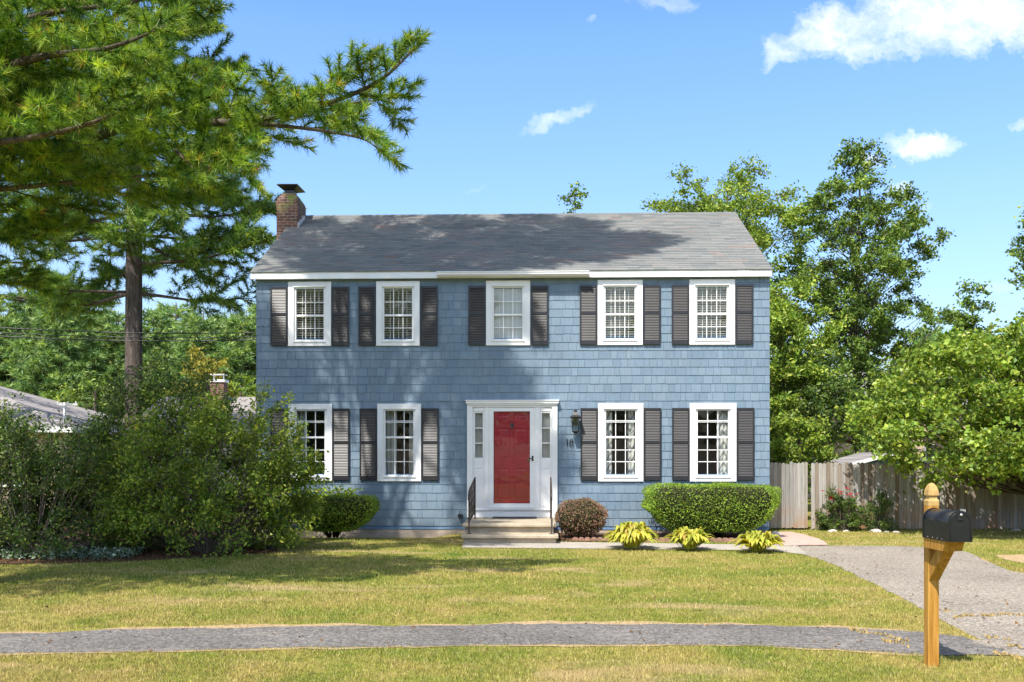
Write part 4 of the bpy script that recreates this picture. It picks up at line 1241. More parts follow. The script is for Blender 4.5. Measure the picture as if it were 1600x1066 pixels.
for q_ in ((-7.6, 9.0, 6.0), (-6.3, 9.2, 6.6), (-8.8, 9.4, 6.4), (-9.8, 10.2, 8.0), (-10.4, 11.2, 9.6), (-9.2, 9.6, 9.4), (-10.8, 12.4, 8.0), (-6.0, 9.6, 7.6), (-9.0, 8.8, 5.8), (-7.9, 8.4, 6.2), (-9.4, 10.8, 7.6), (-10.6, 10.4, 7.0), (-8.6, 10.0, 8.6), (-7.2, 9.6, 8.4)):
    q_ = np.array(q_); p_ = tk(q_[2] - .7)
    pn.limb([p_, (p_ + q_) / 2 + np.array([0, 0, .15]), q_], .06, 1.5, .22, .1, .18, .15, .35, .35, .12)
# whorls above the picture: they throw the dappled shade on wall and roof
rr = pn.rr
zz = 10.4
while zz < 22.6:
    nb_ = 5; a0 = rr.random() * 6
    for k in range(nb_):
        a = a0 + 2 * pi * k / nb_ + rr.normal(0, .2)
        L = (5.6 * (1 - max(0, (zz - 13)) / 11.5) ** .8) * (.75 + .4 * rr.random())
        if zz < 10.5 and cos(a) > .2 : L *= .6
        if zz < 15.5 and sin(a) < -.1 and cos(a) > -.45: continue
        if rr.random() < (.76 if zz < 16 else .42): continue
        d = np.array([cos(a), sin(a), .12]); p = tk(zz)
        P = [p, p + d * L * .5 + np.array([0, 0, .1]), p + d * L + np.array([0, 0, .35])]
        pn.limb(P, .06, L * .36, .2, .08, .28, .35, .3, .4, .1)
    zz += .95
for (xx, yy_, z_) in ((.6, 17.6, 17.2), (-.2, 17.2, 18.2), (-1.2, 18.2, 15.6), (-1.6, 17.0, 19.2), (-2.4, 17.8, 14.4), (-3.0, 18.6, 16.6), (-4.4, 19.2, 14.2), (-8.2, 19.5, 17.5), (-6.2, 19.8, 17.8), (-4.3, 20.2, 17.), (-2.5, 19.8, 17.8), (-.9, 19.3, 17.2)):
    p = tk(z_ - 1.2); q = np.array([xx, yy_, z_])
    pn.limb([p, (p + q) / 2 + np.array([0, 0, .25]), q], .08, 1.9, .17, .07, .28, .6, .35, .4, .1)
pn.build(root, M_PINE_NEAR, 26, .0054, 1.0)
print('near tufts', len(pn.P))

# --- pine with its bare trunk in view
def mid_pine(name, label, base, H, z0, Lmax, seed, tr=.25, group=None, nmat=M_PINE_MID, n=15, wd=.0125, gap=.66, gs=.31, gt=.12, nl=.22, skip=0., st=.16):
    root = empty(name, (base[0], base[1], 0), 0, label, 'pine tree', group)
    pn = Pine(seed); rr = pn.rr
    pn.tm.tube([(0, 0, -.1), (0, 0, .5), (.03, 0, H * .4), (0, .02, H * .7), (0, 0, H)], [tr * 1.3, tr, tr * .8, tr * .5, .02], 10)
    z = z0
    while z < H - .3:
        nb_ = 5; a0 = rr.random() * 6
        t = (z - z0) / (H - z0)
        for k in range(nb_):
            a = a0 + 2 * pi * k / nb_ + rr.normal(0, .25)
            L = Lmax * (1 - t ** 1.6) ** .8 * (.65 + .5 * rr.random()) + .25
            if rr.random() < skip: continue
            lift = -.05 + .35 * t
            d = np.array([cos(a), sin(a), lift + rr.normal(0, .05)]); p = np.array([0, 0, z])
            P = [p, p + d * L * .5 + np.array([0, 0, -.02 * L]), p + d * L + np.array([0, 0, .06 * L])]
            pn.limb(P, .018 + .011 * L, L * .38, gs, gt, nl, st, .42, .3, .12)
        z += gap * (.8 + .4 * rr.random())
    pn.build(root, nmat, n, wd, 1.05)
    print(name, 'tufts', len(pn.P))
    return root
b_ = at(208, 840, 27.0)
mid_pine('pine_tree', 'tall pine with a bare straight trunk rising behind the big shrub left of the house', (b_[0], 27.0), 21.5, 6.4, 3.9, 5, .27, gs=.17, gt=.1, gap=.7, skip=.3, st=.34, n=17, wd=.012)
root.name = 'pine_tree'
b_ = at(-10, 840, 29.0)
mid_pine('pine_tree', 'pine at the picture edge with branches over the grey hip roof', (b_[0] - 1.0, 30.0), 17, 6.9, 3.6, 17, .24, gs=.25, gap=.8, skip=.3, st=.3)

# --- distant wood, tree by tree
far_list = [(-10, 500, 62), (45, 468, 66), (95, 488, 58), (140, 468, 70), (185, 500, 60), (240, 500, 63), (275, 486, 68), (318, 500, 59), (352, 505, 66), (385, 500, 60), (420, 480, 70), (-80, 470, 64), (-150, 480, 60)]
protos = []
def copy_tree(o, loc, rz, scl, label=None):
    c = o.copy(); col.objects.link(c); c.location = loc; c.rotation_euler = (0, 0, rz); c.scale = scl
    if label: c['label'] = label
    for ch in list(o.children):
        d = ch.copy(); col.objects.link(d); d.parent = c
    return c
far_lab = ['behind the tall bare trunk', 'in the gap over the grey hip roof', 'between hip roof and bare pine trunk', 'just left of the bare pine trunk', 'just right of the bare pine trunk',
           'beneath the overhead wires beside the trunk', 'peeking over the golden tree', 'directly behind the brick chimney of the pale house', 'left of the blue house corner', 'touching the blue house corner',
           'mostly hidden by the blue house', 'beyond the frame edge', 'beyond the frame edge']
hs = [10.5, 11.5, 9.5]
for i in range(3):
    p = mid_pine('conifer', 'x', (0, 0), 10, 1.0, 2.6, 60 + i, .16, 'wood of conifers beyond the neighbours', M_PINE_FAR, 12, .03, .4, .3, .18, .34)
    protos.append(p)
for i, (px, py, Y) in enumerate(far_list):
    X_, _, Z_ = at(px, py - 14, Y); s = Z_ / 10.0
    lab = ['light green conifer in the far wood ', 'soft feathery conifer in the far wood ', 'pale conifer in the far wood '][i % 3] + far_lab[i]
    if i < 3: o = protos[i]; o.location = (X_, Y, 0); o.rotation_euler = (0, 0, i); o.scale = (s * 1.15, s * 1.15, s); o['label'] = lab
    else: o = copy_tree(protos[i % 3], (X_, Y, 0), i * 1.7, (s * 1.15, s * 1.15, s), lab)

pr_round = Prof([(0, .35), (.2, .85), (.5, 1.), (.8, .75), (1, .25)])
def P_(k): 
    return Prof([(a, b * k) for a, b in zip(pr_round.x, pr_round.y)])
X_, _, Z_ = at(325, 548, 48); decid('golden_tree', 'small tree turning gold and orange before the far conifers', 'tree', (X_, 48), Z_, 1.2, P_(2.0), 60, 9000, .17, M_LEAF_GOLD, 31, .55)
X_, _, Z_ = at(75, 610, 45); decid('leafy_tree', 'yellow-green leafy tree behind the grey hip roof', 'tree', (X_, 45), Z_, .8, P_(2.2), 50, 7000, .18, M_LEAF_LIME, 32, .6)
X_, _, Z_ = at(150, 585, 40); decid('leafy_tree', 'dark leafy tree between the hip roof and the bare pine trunk', 'tree', (X_, 40), Z_, .6, P_(1.8), 50, 7000, .16, M_LEAF_OAK, 33, .6)
X_, _, Z_ = at(250, 560, 42); decid('leafy_tree', 'mid green leafy tree right of the bare pine trunk', 'tree', (X_, 42), Z_, .6, P_(2.0), 50, 8000, .16, M_LEAF_DARK, 34, .6)
X_, _, Z_ = at(375, 590, 44); decid('leafy_tree', 'yellow-green tree behind the pale house beside the blue wall', 'tree', (X_, 44), Z_, .6, P_(1.5), 40, 6000, .16, M_LEAF_LIME, 35, .5)

# --- trees on the right
X_, _, Z_ = at(1340, 236, 36)
decid('tall_tree', 'tall airy broad-leaved tree standing free above the fence right of the house', 'tree', (X_, 36), Z_, 3.2,
      Prof([(0, 3.0), (.2, 3.5), (.45, 3.2), (.7, 2.5), (.88, 1.7), (1, .6)]), 300, 62000, .12, M_LEAF_OAK, 41, .46, trunk_r=.13, outer=.3, up=.4)
X_, _, Z_ = at(1135, 262, 37)
decid('tall_tree', 'yellow-green tree whose crown rises behind the right end of the roof', 'tree', (X_, 37), Z_, 4.,
      Prof([(0, 2.5), (.3, 3.0), (.6, 2.9), (.8, 2.6), (.92, 2.2), (1, .8)]), 190, 48000, .12, M_LEAF_LIME, 42, .6, trunk_r=.2, outer=.35)
X_, _, Z_ = at(897, 303, 40)
decid('tall_tree', 'treetop peeking over the middle of the ridge', 'tree', (X_, 40), Z_, 3.5, Prof([(0, 2.2), (.5, 1.8), (.85, .8), (1, .25)]), 60, 7000, .15, M_LEAF_OAK, 43, .5)
X_, _, Z_ = at(1250, 440, 31)
decid('leafy_tree', 'bright yellow-green tree close against the right wall of the blue house', 'tree', (X_ - .6, 31), Z_, 1.8, Prof([(0, 1.6), (.4, 2.0), (.8, 1.4), (1, .4)]), 110, 22000, .13, M_LEAF_LIME, 44, .5, outer=.35)
X_, _, Z_ = at(1282, 560, 30)
decid('leafy_tree', 'slim-trunked dark green tree in front of the peach house', 'tree', (X_, 30), Z_, 2.2, Prof([(0, 1.2), (.5, 1.5), (1, .4)]), 40, 5500, .12, M_LEAF_DARK, 45, .42, trunk_r=.09)
X_, _, Z_ = at(1390, 575, 33)
decid('leafy_tree', 'green tree behind the fence left of the large-leaved tree', 'tree', (X_, 33), Z_ , 1.2, Prof([(0, 1.4), (.5, 1.9), (1, .5)]), 40, 5500, .13, M_LEAF_OAK, 46, .5, trunk_r=.1)
X_, _, Z_ = at(1240, 640, 27)
decid('tall_shrub', 'yellow-green bush behind the gate beside the blue wall', 'shrub', (X_, 26.5), 3.0, .8, Prof([(0, .7), (.5, .9), (1, .4)]), 30, 4500, .1, M_LEAF_LIME, 47, .35, trunk_r=.04)
X_, _, Z_ = at(1518, 450, 62)
decid('maple_tree', 'small irregular tree against the sky above the large-leaved tree', 'tree', (X_, 62), Z_, 4, Prof([(0, 3.2), (.4, 2.6), (.75, 1.6), (1, .4)]), 55, 7500, .26, M_LEAF_OAK, 48, .75, trunk_r=.18, outer=.3)
for px, py, Y, s_, lb in ((1455, 505, 55, 49, 'dark conifer top left of the small irregular tree'), (1478, 520, 52, 50, 'dark conifer just under the small irregular tree')):
    X_, _, Z_ = at(px, py, Y); copy_tree(protos[s_ % 3], (X_, Y, 0), s_, (Z_ / 10 * .9, Z_ / 10 * .9, Z_ / 10), lb)
X_, _, Z_ = at(1415, 545, 46); decid('leafy_tree', 'low wide green tree on the skyline right of the tall airy tree', 'tree', (X_ + .6, 46), Z_, .8, P_(3.0), 70, 9000, .2, M_LEAF_OAK, 51, .7)
X_, _, Z_ = at(1560, 560, 46); decid('leafy_tree', 'green tree on the skyline behind the large-leaved tree', 'tree', (X_ + .5, 46), Z_, .8, P_(3.0), 60, 8000, .2, M_LEAF_DARK, 52, .7)
X_ = (1655 - 800) / F * 42
decid('tall_tree', 'tall green tree cut by the right picture edge', 'tree', (X_, 42), 14.5, 4.2, Prof([(0, 1.2), (.15, 1.8), (.35, 1.3), (.6, 1.75), (.8, 1.2), (1, .5)]), 90, 14000, .17, M_LEAF_OAK, 53, .6, outer=.4)

# large-leaved tree before the fence
decid('large_leaved_tree', 'low spreading tree with big bright leaves hanging over the fence on the right', 'tree', (12.2, 22.0), 4.7, 1.3,
      Prof([(0, 3.0), (.25, 4.0), (.6, 3.7), (.85, 2.7), (1, 1.3)]), 230, 62000, .105, M_LEAF_LIME, 61, .55, trunk_r=.13, asp=.85, up=.55, flat=.6, outer=.35)

# --- shrubs
def shrub(name, label, base, H, rx, ry, nst, leaves, size, lmat, seed, cr=.28, droop=0., cat='shrub', bias=(0, 0), low=.15, extra=None, group=None, up=.5, asp=.55, tw=M_TWIG):
    rr = np.random.default_rng(seed)
    root = empty(name, (base[0], base[1], 0), 0, label, cat, group); tm = MB(); Ps = []
    for i in range(nst):
        a = rr.random() * 2 * pi; q = rr.random() ** .5
        z = H * (low + (1 - low) * rr.random() ** .8) * math.sqrt(max(.12, 1 - (q * .85) ** 2))
        if i % 4 == 1: q = .55 + .4 * rr.random(); z = H * (.06 + .25 * rr.random())
        e = np.array([cos(a) * rx * q + bias[0] * z / H, sin(a) * ry * q + bias[1] * z / H, z])
        s0 = np.array([cos(a) * .2 * rx * rr.random(), sin(a) * .2 * ry * rr.random(), 0.])
        mid = np.array([e[0] * .62, e[1] * .62, z * .5])
        pts = bez(s0, mid, e, 8)
        if i % 3 == 0: tm.tube(list(pts), list(np.linspace(.013, .003, 8)), 4, cap=False)
        else: tm.tube(list(pts[3:]), list(np.linspace(.006, .003, 5)), 4, cap=False)
        nl = leaves // nst
        c = e - np.array([0, 0, cr * .2]); nt_ = 6
        tv = unit(rr.normal(size=(nt_, 3)) + np.array([e[0], e[1], .3]) * .5); ends = c + tv * cr * (.6 + .9 * rr.random(nt_))[:, None]
        for e_ in ends: tm.tube([c, e_], [.005, .002], 3, cap=False)
        ix = rr.integers(0, nt_, nl); f_ = rr.random(nl) ** .7
        P = c + (ends[ix] - c) * f_[:, None] + rr.normal(0, 1, (nl, 3)) * cr * .2
        Ps.append(P)
    if extra:
        for (ea, eb, nl) in extra:
            ea, eb = np.array(ea, float), np.array(eb, float); mid = (ea + eb) / 2 + np.array([0, 0, .12])
            pts = bez(ea, mid, eb, 8); tm.tube(list(pts), list(np.linspace(.01, .003, 8)), 4, cap=False)
            t_ = rr.random(nl); i_ = (t_ * 6.99).astype(int); fr = (t_ * 6.99 - i_)[:, None]
            Ps.append(pts[i_] + (pts[i_ + 1] - pts[i_]) * fr + rr.normal(0, .05, (nl, 3)))
    P = np.concatenate(Ps); P[:, 2] = np.maximum(P[:, 2], .03)
    tm.build('stems', tw, root)
    leaf_obj('foliage', P, lmat, root, rr, size, up, asp)
    return root
shrub('large_shrub', 'large sprawling shrub with yellowing leaves reaching across the lower left window', (-5.6, 17.7), 3.3, 1.9, 1.25, 210, 33000, .07, M_LEAF_FORS, 71, .32, low=.2,
      extra=[((.6, -.3, 1.0), (2.75, -.2, 1.12), 420), ((.5, -.2, 1.3), (2.2, -.2, 1.55), 380), ((.3, 0, 1.1), (2.35, -.1, 1.32), 420), ((.5, 0, 1.9), (1.55, 0, 2.9), 260), ((.2, 0, 1.6), (1.75, -.1, 2.3), 300), ((.3, 0, .9), (2.1, 0, .95), 300), ((.3, 0, 1.4), (1.9, .1, 1.75), 300)])
shrub('large_shrub', 'tall dark green shrub in front of the bare pine trunk', (-6.9, 19.2), 3.75, 1.9, 1.3, 170, 26000, .07, M_LEAF_DARK, 72, .4)
shrub('large_shrub', 'dark shrub with glinting leaves in the deep shade above the pale ground cover', (-8.6, 17.2), 2.5, 1.5, 1.0, 110, 15000, .065, M_LEAF_DARK, 73, .32)
shrub('large_shrub', 'brown-tinged shrub before the beige wall by the picture edge', (-10.2, 18.2), 3.1, 1.8, 1.2, 150, 22000, .075, M_LEAF_DARK, 74, .38)
shrub('small_shrub', 'low bright sprig of leaves beside the left picture edge', (-9.3, 15.9), .8, .55, .4, 14, 900, .08, M_LEAF_LIME, 75, .2)
# variegated ground cover
P = np.stack([rng.uniform(-12, -6.6, 3400), rng.normal(16.7, .32, 3400), rng.uniform(.03, .16, 3400)], 1)
P = P[(P[:, 1] > 15.9)]
o = leaf_obj('ground_cover', P, M_COVER, None, rng, .07, .8, .6); tag(o, 'low pale variegated leaves carpeting the shaded bed', 'ground cover', kind='stuff')
# leaf litter under the shrubs
P = np.stack([rng.uniform(-9, -3.6, 3000), rng.uniform(15.9, 18.2, 3000), np.full(3000, .02)], 1)
P = P[inside(bedL, P[:, 0], P[:, 1])]
q_ = np.stack([rng.uniform(-7, 6, 1500), rng.uniform(8.3, 20, 1500), np.full(1500, .024)], 1)
q_ = q_[rng.random(1500) < np.where(inside(walk_poly, q_[:, 0], q_[:, 1]) | inside(drive_poly, q_[:, 0], q_[:, 1]), .9, .25)]; q_[:, 2] = np.where(inside(walk_poly, q_[:, 0], q_[:, 1]) | inside(drive_poly, q_[:, 0], q_[:, 1]), .016, .03)
P = np.concatenate([P, q_])
o = leaf_obj('leaf_litter', P, simple('dead_leaves', (.16, .09, .045), .9, .2, var=.4, nscale=20), None, rng, .04, 3., .6); tag(o, 'brown fallen leaves on the shaded bed and scattered over lawn and walk', 'leaf litter', kind='stuff')

# clipped hedges
def hedge(name, label, cx, cy, rx, ry, zb, zt, n, size, lmat, seed, taper=.72, cat='hedge', power=8., up=.35, flare=.0, rot=0., shape=None, brk=0.):
    rr = np.random.default_rng(seed); root = empty(name, (cx, cy, 0), rot, label, cat)
    zc, rz = (zb + zt) / 2, (zt - zb) / 2
    D = unit(rr.normal(size=(n, 3)))
    k = (np.abs(D[:, 0]) ** power + np.abs(D[:, 1]) ** power + np.abs(D[:, 2]) ** power) ** (-1 / power)
    S = D * k[:, None]
    depth = 1 - np.abs(rr.normal(0, .07, n)); S = S * depth[:, None]
    th = (S[:, 2] + 1) / 2; tp = taper + (1 - taper) * np.clip(th * 1.9, 0, 1) ** .8
    if shape is not None: tp = shape(th)
    wob = 1 + .035 * np.sin(5 * D[:, 0] * 3 + seed) * np.cos(4 * D[:, 1] * 3) + .03 * np.sin(9 * D[:, 2] + 6 * D[:, 0])
    P = np.stack([S[:, 0] * rx * tp * wob, S[:, 1] * ry * tp * wob, zc + S[:, 2] * rz + .02 * np.sin(S[:, 0] * 7) * th], 1)
    P += rr.normal(0, size * .3, P.shape)
    sh_ = (rr.random(n) < .03) & (th > .5); P[sh_, 2] += rr.random(sh_.sum()) * .05; P[sh_, :2] *= 1 + .02 * rr.random((sh_.sum(), 1))
    leaf_obj('foliage', P, lmat, root, rr, size, up, .6)
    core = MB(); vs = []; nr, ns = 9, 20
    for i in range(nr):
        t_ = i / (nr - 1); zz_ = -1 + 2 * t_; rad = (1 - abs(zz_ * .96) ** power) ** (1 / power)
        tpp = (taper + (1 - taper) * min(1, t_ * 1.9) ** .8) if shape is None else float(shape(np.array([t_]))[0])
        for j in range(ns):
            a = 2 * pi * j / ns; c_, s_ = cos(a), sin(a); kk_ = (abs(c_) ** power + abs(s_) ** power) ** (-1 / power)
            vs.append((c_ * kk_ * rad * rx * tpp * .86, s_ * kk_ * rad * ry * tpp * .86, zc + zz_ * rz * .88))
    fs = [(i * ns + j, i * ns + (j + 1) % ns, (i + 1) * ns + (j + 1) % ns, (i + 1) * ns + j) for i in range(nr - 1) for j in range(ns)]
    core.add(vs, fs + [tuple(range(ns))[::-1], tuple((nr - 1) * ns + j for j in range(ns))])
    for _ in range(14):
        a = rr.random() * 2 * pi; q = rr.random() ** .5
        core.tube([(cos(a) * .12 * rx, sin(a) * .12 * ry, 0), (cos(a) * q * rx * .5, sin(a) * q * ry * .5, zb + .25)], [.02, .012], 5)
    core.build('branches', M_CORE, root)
    return root
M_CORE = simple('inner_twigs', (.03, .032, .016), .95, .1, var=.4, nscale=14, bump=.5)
hedge('clipped_hedge', 'wide flat-topped clipped hedge under the two lower right windows', 4.33, 20.95, 1.43, .62, .14, 1.17, 26000, .036, M_LEAF_HEDGE, 81, .62)
hedge('clipped_hedge', 'smaller clipped hedge in shade below the lower left windows', -3.95, 21.1, .98, .58, .14, .93, 15000, .036, M_LEAF_HEDGE, 82, .5)
hedge('barberry_bush', 'round purplish barberry bush right of the front steps', 1.5, 20.75, .56, .5, .02, .86, 6500, .036, M_LEAF_BARB, 83, .75, 'bush', 2.4)

# hostas
def hosta(cx, cy, rad, h, n, seed, label):
    rr = np.random.default_rng(seed); mb = MB()
    for i in range(n):
        a = rr.random() * 2 * pi; L = rad * (.22 + .82 * rr.random() ** .9); up_ = h * (.55 + .6 * rr.random()) * (1.45 - L / rad * .6)
        wd = .04 + .03 * rr.random(); a += .12 * sin(3 * a + seed); c_, s_ = cos(a), sin(a); rows = []
        va = float(np.clip(rr.beta(3, 2), 0, 1)); r0 = .02 + .16 * rr.random()
        for k in range(7):
            t = k / 6; r_ = r0 + L * t; z = up_ * (1 - (1.0 * t - .62) ** 2 / .40) * .95 + .02
            ww = wd * sin(pi * min(1, .06 + t * .96)) ** .8 * (1 if t > .18 else .35)
            z = max(z, .015)
            p = np.array([c_ * r_, s_ * r_, z]); sd2 = np.array([-s_, c_, 0]) * ww
            rows += [p - sd2 + np.array([0, 0, ww * .35]), p, p + sd2 + np.array([0, 0, ww * .35])]
        fs = []
        for k in range(6):
            for j in (0, 1): fs.append((k * 3 + j, k * 3 + j + 1, (k + 1) * 3 + j + 1, (k + 1) * 3 + j))
        mb.add(rows, fs, va, True)
    o = mb.build('hosta_plant', M_HOSTA); o.location = (cx, cy, 0)
    tag(o, label, 'plant', 'hostas along the concrete path')
for i, (px, py, rad, h, lb) in enumerate(((987, 858, .48, .36, 'full yellow-green hosta nearest the barberry bush'), (1077, 860, .4, .31, 'middle hosta below the centre of the clipped hedge'), (1185, 863, .46, .27, 'sparser hosta with browning leaf tips nearest the driveway'))):
    x, y = gp(px, py); hosta(x, y, rad, h, (250, 170, 150)[i], 90 + i, lb)

# rose bush and neighbour by the fence
x, y = gp(1312, 829); rb = shrub('rose_bush', 'rose bush with red blooms against the weathered fence', (x, y - .1), 1.05, .5, .35, 40, 5200, .05, M_LEAF_DARK, 95, .16)
rr = np.random.default_rng(96)
for k in range(16):
    p = at(1312 + rr.normal(0, 15), 771 + rr.normal(0, 7), y - .25 + rr.normal(0, .08)) - np.array([x, y - .1, 0])
    bm_ = MB()
    for j in range(7):
        a = j * 2.4; r_ = .016 + .003 * j
        c_ = p + np.array([cos(a) * r_, sin(a) * r_, .003 * (7 - j)]); q = .026
        bm_.add([c_ + np.array([cos(a) * q, sin(a) * q, .008]), c_ + np.array([-sin(a) * q, cos(a) * q, .015]), c_ - np.array([cos(a) * q, sin(a) * q, -.004]), c_ + np.array([sin(a) * q, -cos(a) * q, .015])], [(0, 1, 2, 3)])
    bm_.build('blossom', M_BLOOM, rb)
x, y = gp(1372, 830); shrub('small_shrub', 'loose grey-green shrub beside the rose bush at the fence', (x, y - .05), .95, .42, .3, 34, 3600, .05, M_LEAF_DARK, 97, .15)
x, y = gp(1398, 827); shrub('small_shrub', 'tiny yellow-green weed clump at the fence foot', (x, y), .18, .16, .12, 8, 260, .05, M_LEAF_LIME, 98, .07, cat='plant')

# stones along the fence
def rock(px, py, r, lb, seed):
    rr = np.random.default_rng(seed); x, y = gp(px, py); mb = MB(); vs = []; nr, ns = 6, 10
    for i in range(nr):
        ph = pi * .5 * i / (nr - 1)
        for j in range(ns):
            a = 2 * pi * j / ns; q = r * (1 + .18 * rr.normal()) * cos(ph) + .002
            vs.append((cos(a) * q * 1.3, sin(a) * q, r * .75 * sin(ph) * (1 + .08 * rr.normal()) - .01))
    fs = [(i * ns + j, i * ns + (j + 1) % ns, (i + 1) * ns + (j + 1) % ns, (i + 1) * ns + j) for i in range(nr - 1) for j in range(ns)]
    mb.add(vs, fs + [tuple((nr - 1) * ns + j for j in range(ns))], 0, True); o = mb.build('stone', M_ROCK); o.location = (x, y, 0)
    tag(o, lb, 'stone', 'stones at the foot of the fence')
for i, (px, py, r, lb) in enumerate(((1302, 831, .09, 'pale stone under the rose bush'), (1369, 831.5, .11, 'largest pale stone before the grey-green shrub'), (1384, 832, .06, 'small pale stone right of the largest one'),
                                     (1400, 832, .07, 'low pale stone near the tiny weed clump'), (1322, 830.5, .06, 'flat stone between rose bush and grey-green shrub'), (1588, 830, .1, 'grey stone in shade by the right picture edge'), (1212, 836, .12, 'grey stone at the corner of the blue house'))):
    rock(px, py, r, lb, 100 + i)
# scalloped edging
for (xa, xb, yb_, lb) in ((1.25, 2.35, 19.95, 'scalloped brown edging in front of the barberry bush'), (2.4, 3.9, 19.87, 'scalloped brown edging at the left foot of the wide hedge'), (3.95, 5.5, 19.78, 'scalloped brown edging at the right foot of the wide hedge')):
    mb = MB(); n = int((xb - xa) / .13)
    pts = [(xa, -.05)]
    for k in range(n):
        for a in np.linspace(pi, 0, 6): pts.append((xa + (k + .5) * .13 + .062 * cos(a), .05 + .045 * sin(a)))
    pts.append((xa + n * .13, -.05))
    vs = [(x, 0, z) for x, z in pts] + [(x, .05, z) for x, z in pts]; q = len(pts)
    fs = [(i, (i + 1) % q, (i + 1) % q + q, i + q)[::-1] for i in range(q)]
    for k in range(n):
        b0 = 1 + k * 6
        fs.append(tuple(b0 + j for j in range(6))[::-1]); fs.append(tuple(b0 + j + q for j in range(6)))
    lowv = len(vs)
    for k in range(n):
        vs += [(xa + k * .13, 0, -.05), (xa + (k + 1) * .13, 0, -.05)]; b0 = 1 + k * 6
        fs.append((lowv + 2 * k, lowv + 2 * k + 1, b0 + 5, b0))
    mb.add(vs, fs); o = mb.build('bed_edging', M_TERRA); o.location = (0, yb_, 0); tag(o, lb, 'edging', 'scalloped edging of the planting bed')

# ------------------------------------------------------------------ fence and gate
def fence(x0, y0, x1, y1, zt, label, name='fence', cat='fence', seed=0, zb=.03, posts=True, zvar=.015):
    rr = np.random.default_rng(seed)
    L = math.hypot(x1 - x0, y1 - y0); root = empty(name, (x0, y0, 0), math.atan2(y1 - y0, x1 - x0), label, cat)
    mb = MB(); x = 0.
    while x < L - .05:
        wd = min(.088 + .012 * rr.random(), L - x); h = zt + rr.normal(0, zvar); t = .019; y = rr.normal(0, .0035); c = wd * .28
        pts = [(x + .002, zb + rr.normal(0, .012)), (x + wd - .003, zb + rr.normal(0, .012)), (x + wd - .003, h - c), (x + wd * .62, h), (x + wd * .38, h), (x + .002, h - c)]
        mb.poly_prism(pts, y, y + t, rr.random()); x += wd
    mb.build('pickets', M_FENCE, root)
    for z in (.35, .95, zt - .25):
        r_ = MB(); r_.box(0, L, .03, .07, z - .045, z + .045, rr.random()); r_.build('rail', M_FENCE, root)
    if posts:
        k = 0.1
        while k < L:
            p = MB(); p.box(k, k + .09, .072, .16, -.2, zt - .05, rr.random()); p.build('post', M_FENCE, root); k += 2.4
    return root
YF = 23.15
def fx(px): return (px - 800) / F * YF
ZF = CAMH - (723 - YH) / F * YF
fence(fx(1203), YF, fx(1262), YF, ZF, 'weathered picket gate between the blue house and the long fence', 'gate', 'gate', 1, .05, False)
fence(fx(1267.5), YF, 16.5, YF + .25, ZF, 'long weathered dog-eared picket fence behind roses and tree', 'fence', 'fence', 2)

# ------------------------------------------------------------------ mailbox on its post
mbx = empty('mailbox', (3.53, 8.08, 0), 0, 'black curved-top mailbox on a yellow pine post with a pointed finial', 'mailbox')
p = MB(); h = .045
p.box(-h, h, -h, h, -.2, 1.345, bev=.003)
post = p.build('post', M_POST, mbx)
f = MB(); q = 2 ** .5
prof = [(h * q, 1.346), (h * q, 1.385), (h * .72 * q, 1.405), (h * .70 * q, 1.425), (h * .97 * q, 1.432), (h * .97 * q, 1.445), (h * .9 * q, 1.475), (h * .66 * q, 1.51), (h * .3 * q, 1.532), (.004, 1.537)]
f.lathe(prof, 0, 0, 4, smooth=False, square=True); f.build('finial', simple('pale_finial_wood', (.46, .3, .11), .55, .3, var=.15, nscale=20), post)
ax0, ax1 = -.095, .075
sa = MB(); sa.prism_x([(-h - .001, 1.0), (-.40, 1.0), (-.45, 1.083), (-h - .001, 1.083)][::-1], ax0 + .01, ax1 - .005); sa.build('support_arm', M_POST, mbx)
bc = MB(); bc.prism_x([(-h - .001, .72), (-h - .001, .86), (-.20, .999), (-.33, .999)][::-1], -.04, .045); bc.build('brace', M_POST, mbx)
# box
bw, bz0, hs_, y0, y1 = .092, 1.084, .15, -.525, -.052
def arch(wd, n=18, z0=bz0, side=hs_, grow=0.):
    pts = [(-wd - grow, z0), (wd + grow, z0), (wd + grow, z0 + side)]
    for k in range(1, n): a = pi * k / n; pts.append((cos(a) * (wd + grow), z0 + side + sin(a) * (wd + grow)))
    pts.append((-wd - grow, z0 + side)); return pts
XB = -.002
bd = MB()
def arch_solid(mb, ya, yb_, grow=0.):
    pts = arch(bw, grow=grow); n = len(pts)
    vs = [(x + XB, ya, z) for x, z in pts] + [(x + XB, yb_, z) for x, z in pts]
    b0 = len(mb.v); mb.v += vs
    for i in range(n):
        j = (i + 1) % n; mb.f.append((b0 + i, b0 + i + n, b0 + j + n, b0 + j)); mb.var.append(0); mb.sm.append(2 <= i < n - 1)
    mb.f.append(tuple(b0 + i for i in range(n))); mb.f.append(tuple(b0 + n + i for i in range(n))[::-1]); mb.var += [0, 0]; mb.sm += [False, False]
arch_solid(bd, y0 + .02, y1); arch_solid(bd, y1 - .012, y1 + .002, .004)
body = bd.build('box_body', M_MAIL, mbx)
dd = MB(); arch_solid(dd, y0, y0 + .019, .0045)
n = 24; pts = [(XB + (bw - .012) * cos(a), y0 - .001, bz0 + hs_ + (bw - .012) * sin(a)) for a in np.linspace(0, pi, n)]
pts = [(XB + bw - .012, y0 - .001, bz0 + .015)] + pts + [(XB - bw + .012, y0 - .001, bz0 + .015)]
dd.tube(pts, .003, 6); mdoor = dd.build('box_door', M_MAIL, mbx)
lt = MB(); lt.box(XB - .02, XB + .02, y0 - .012, y0 - .0005, bz0 + .17, bz0 + .215, bev=.004); 
lt.v = lt.v  # latch plate
lt.build('latch', M_BLACK, mdoor)
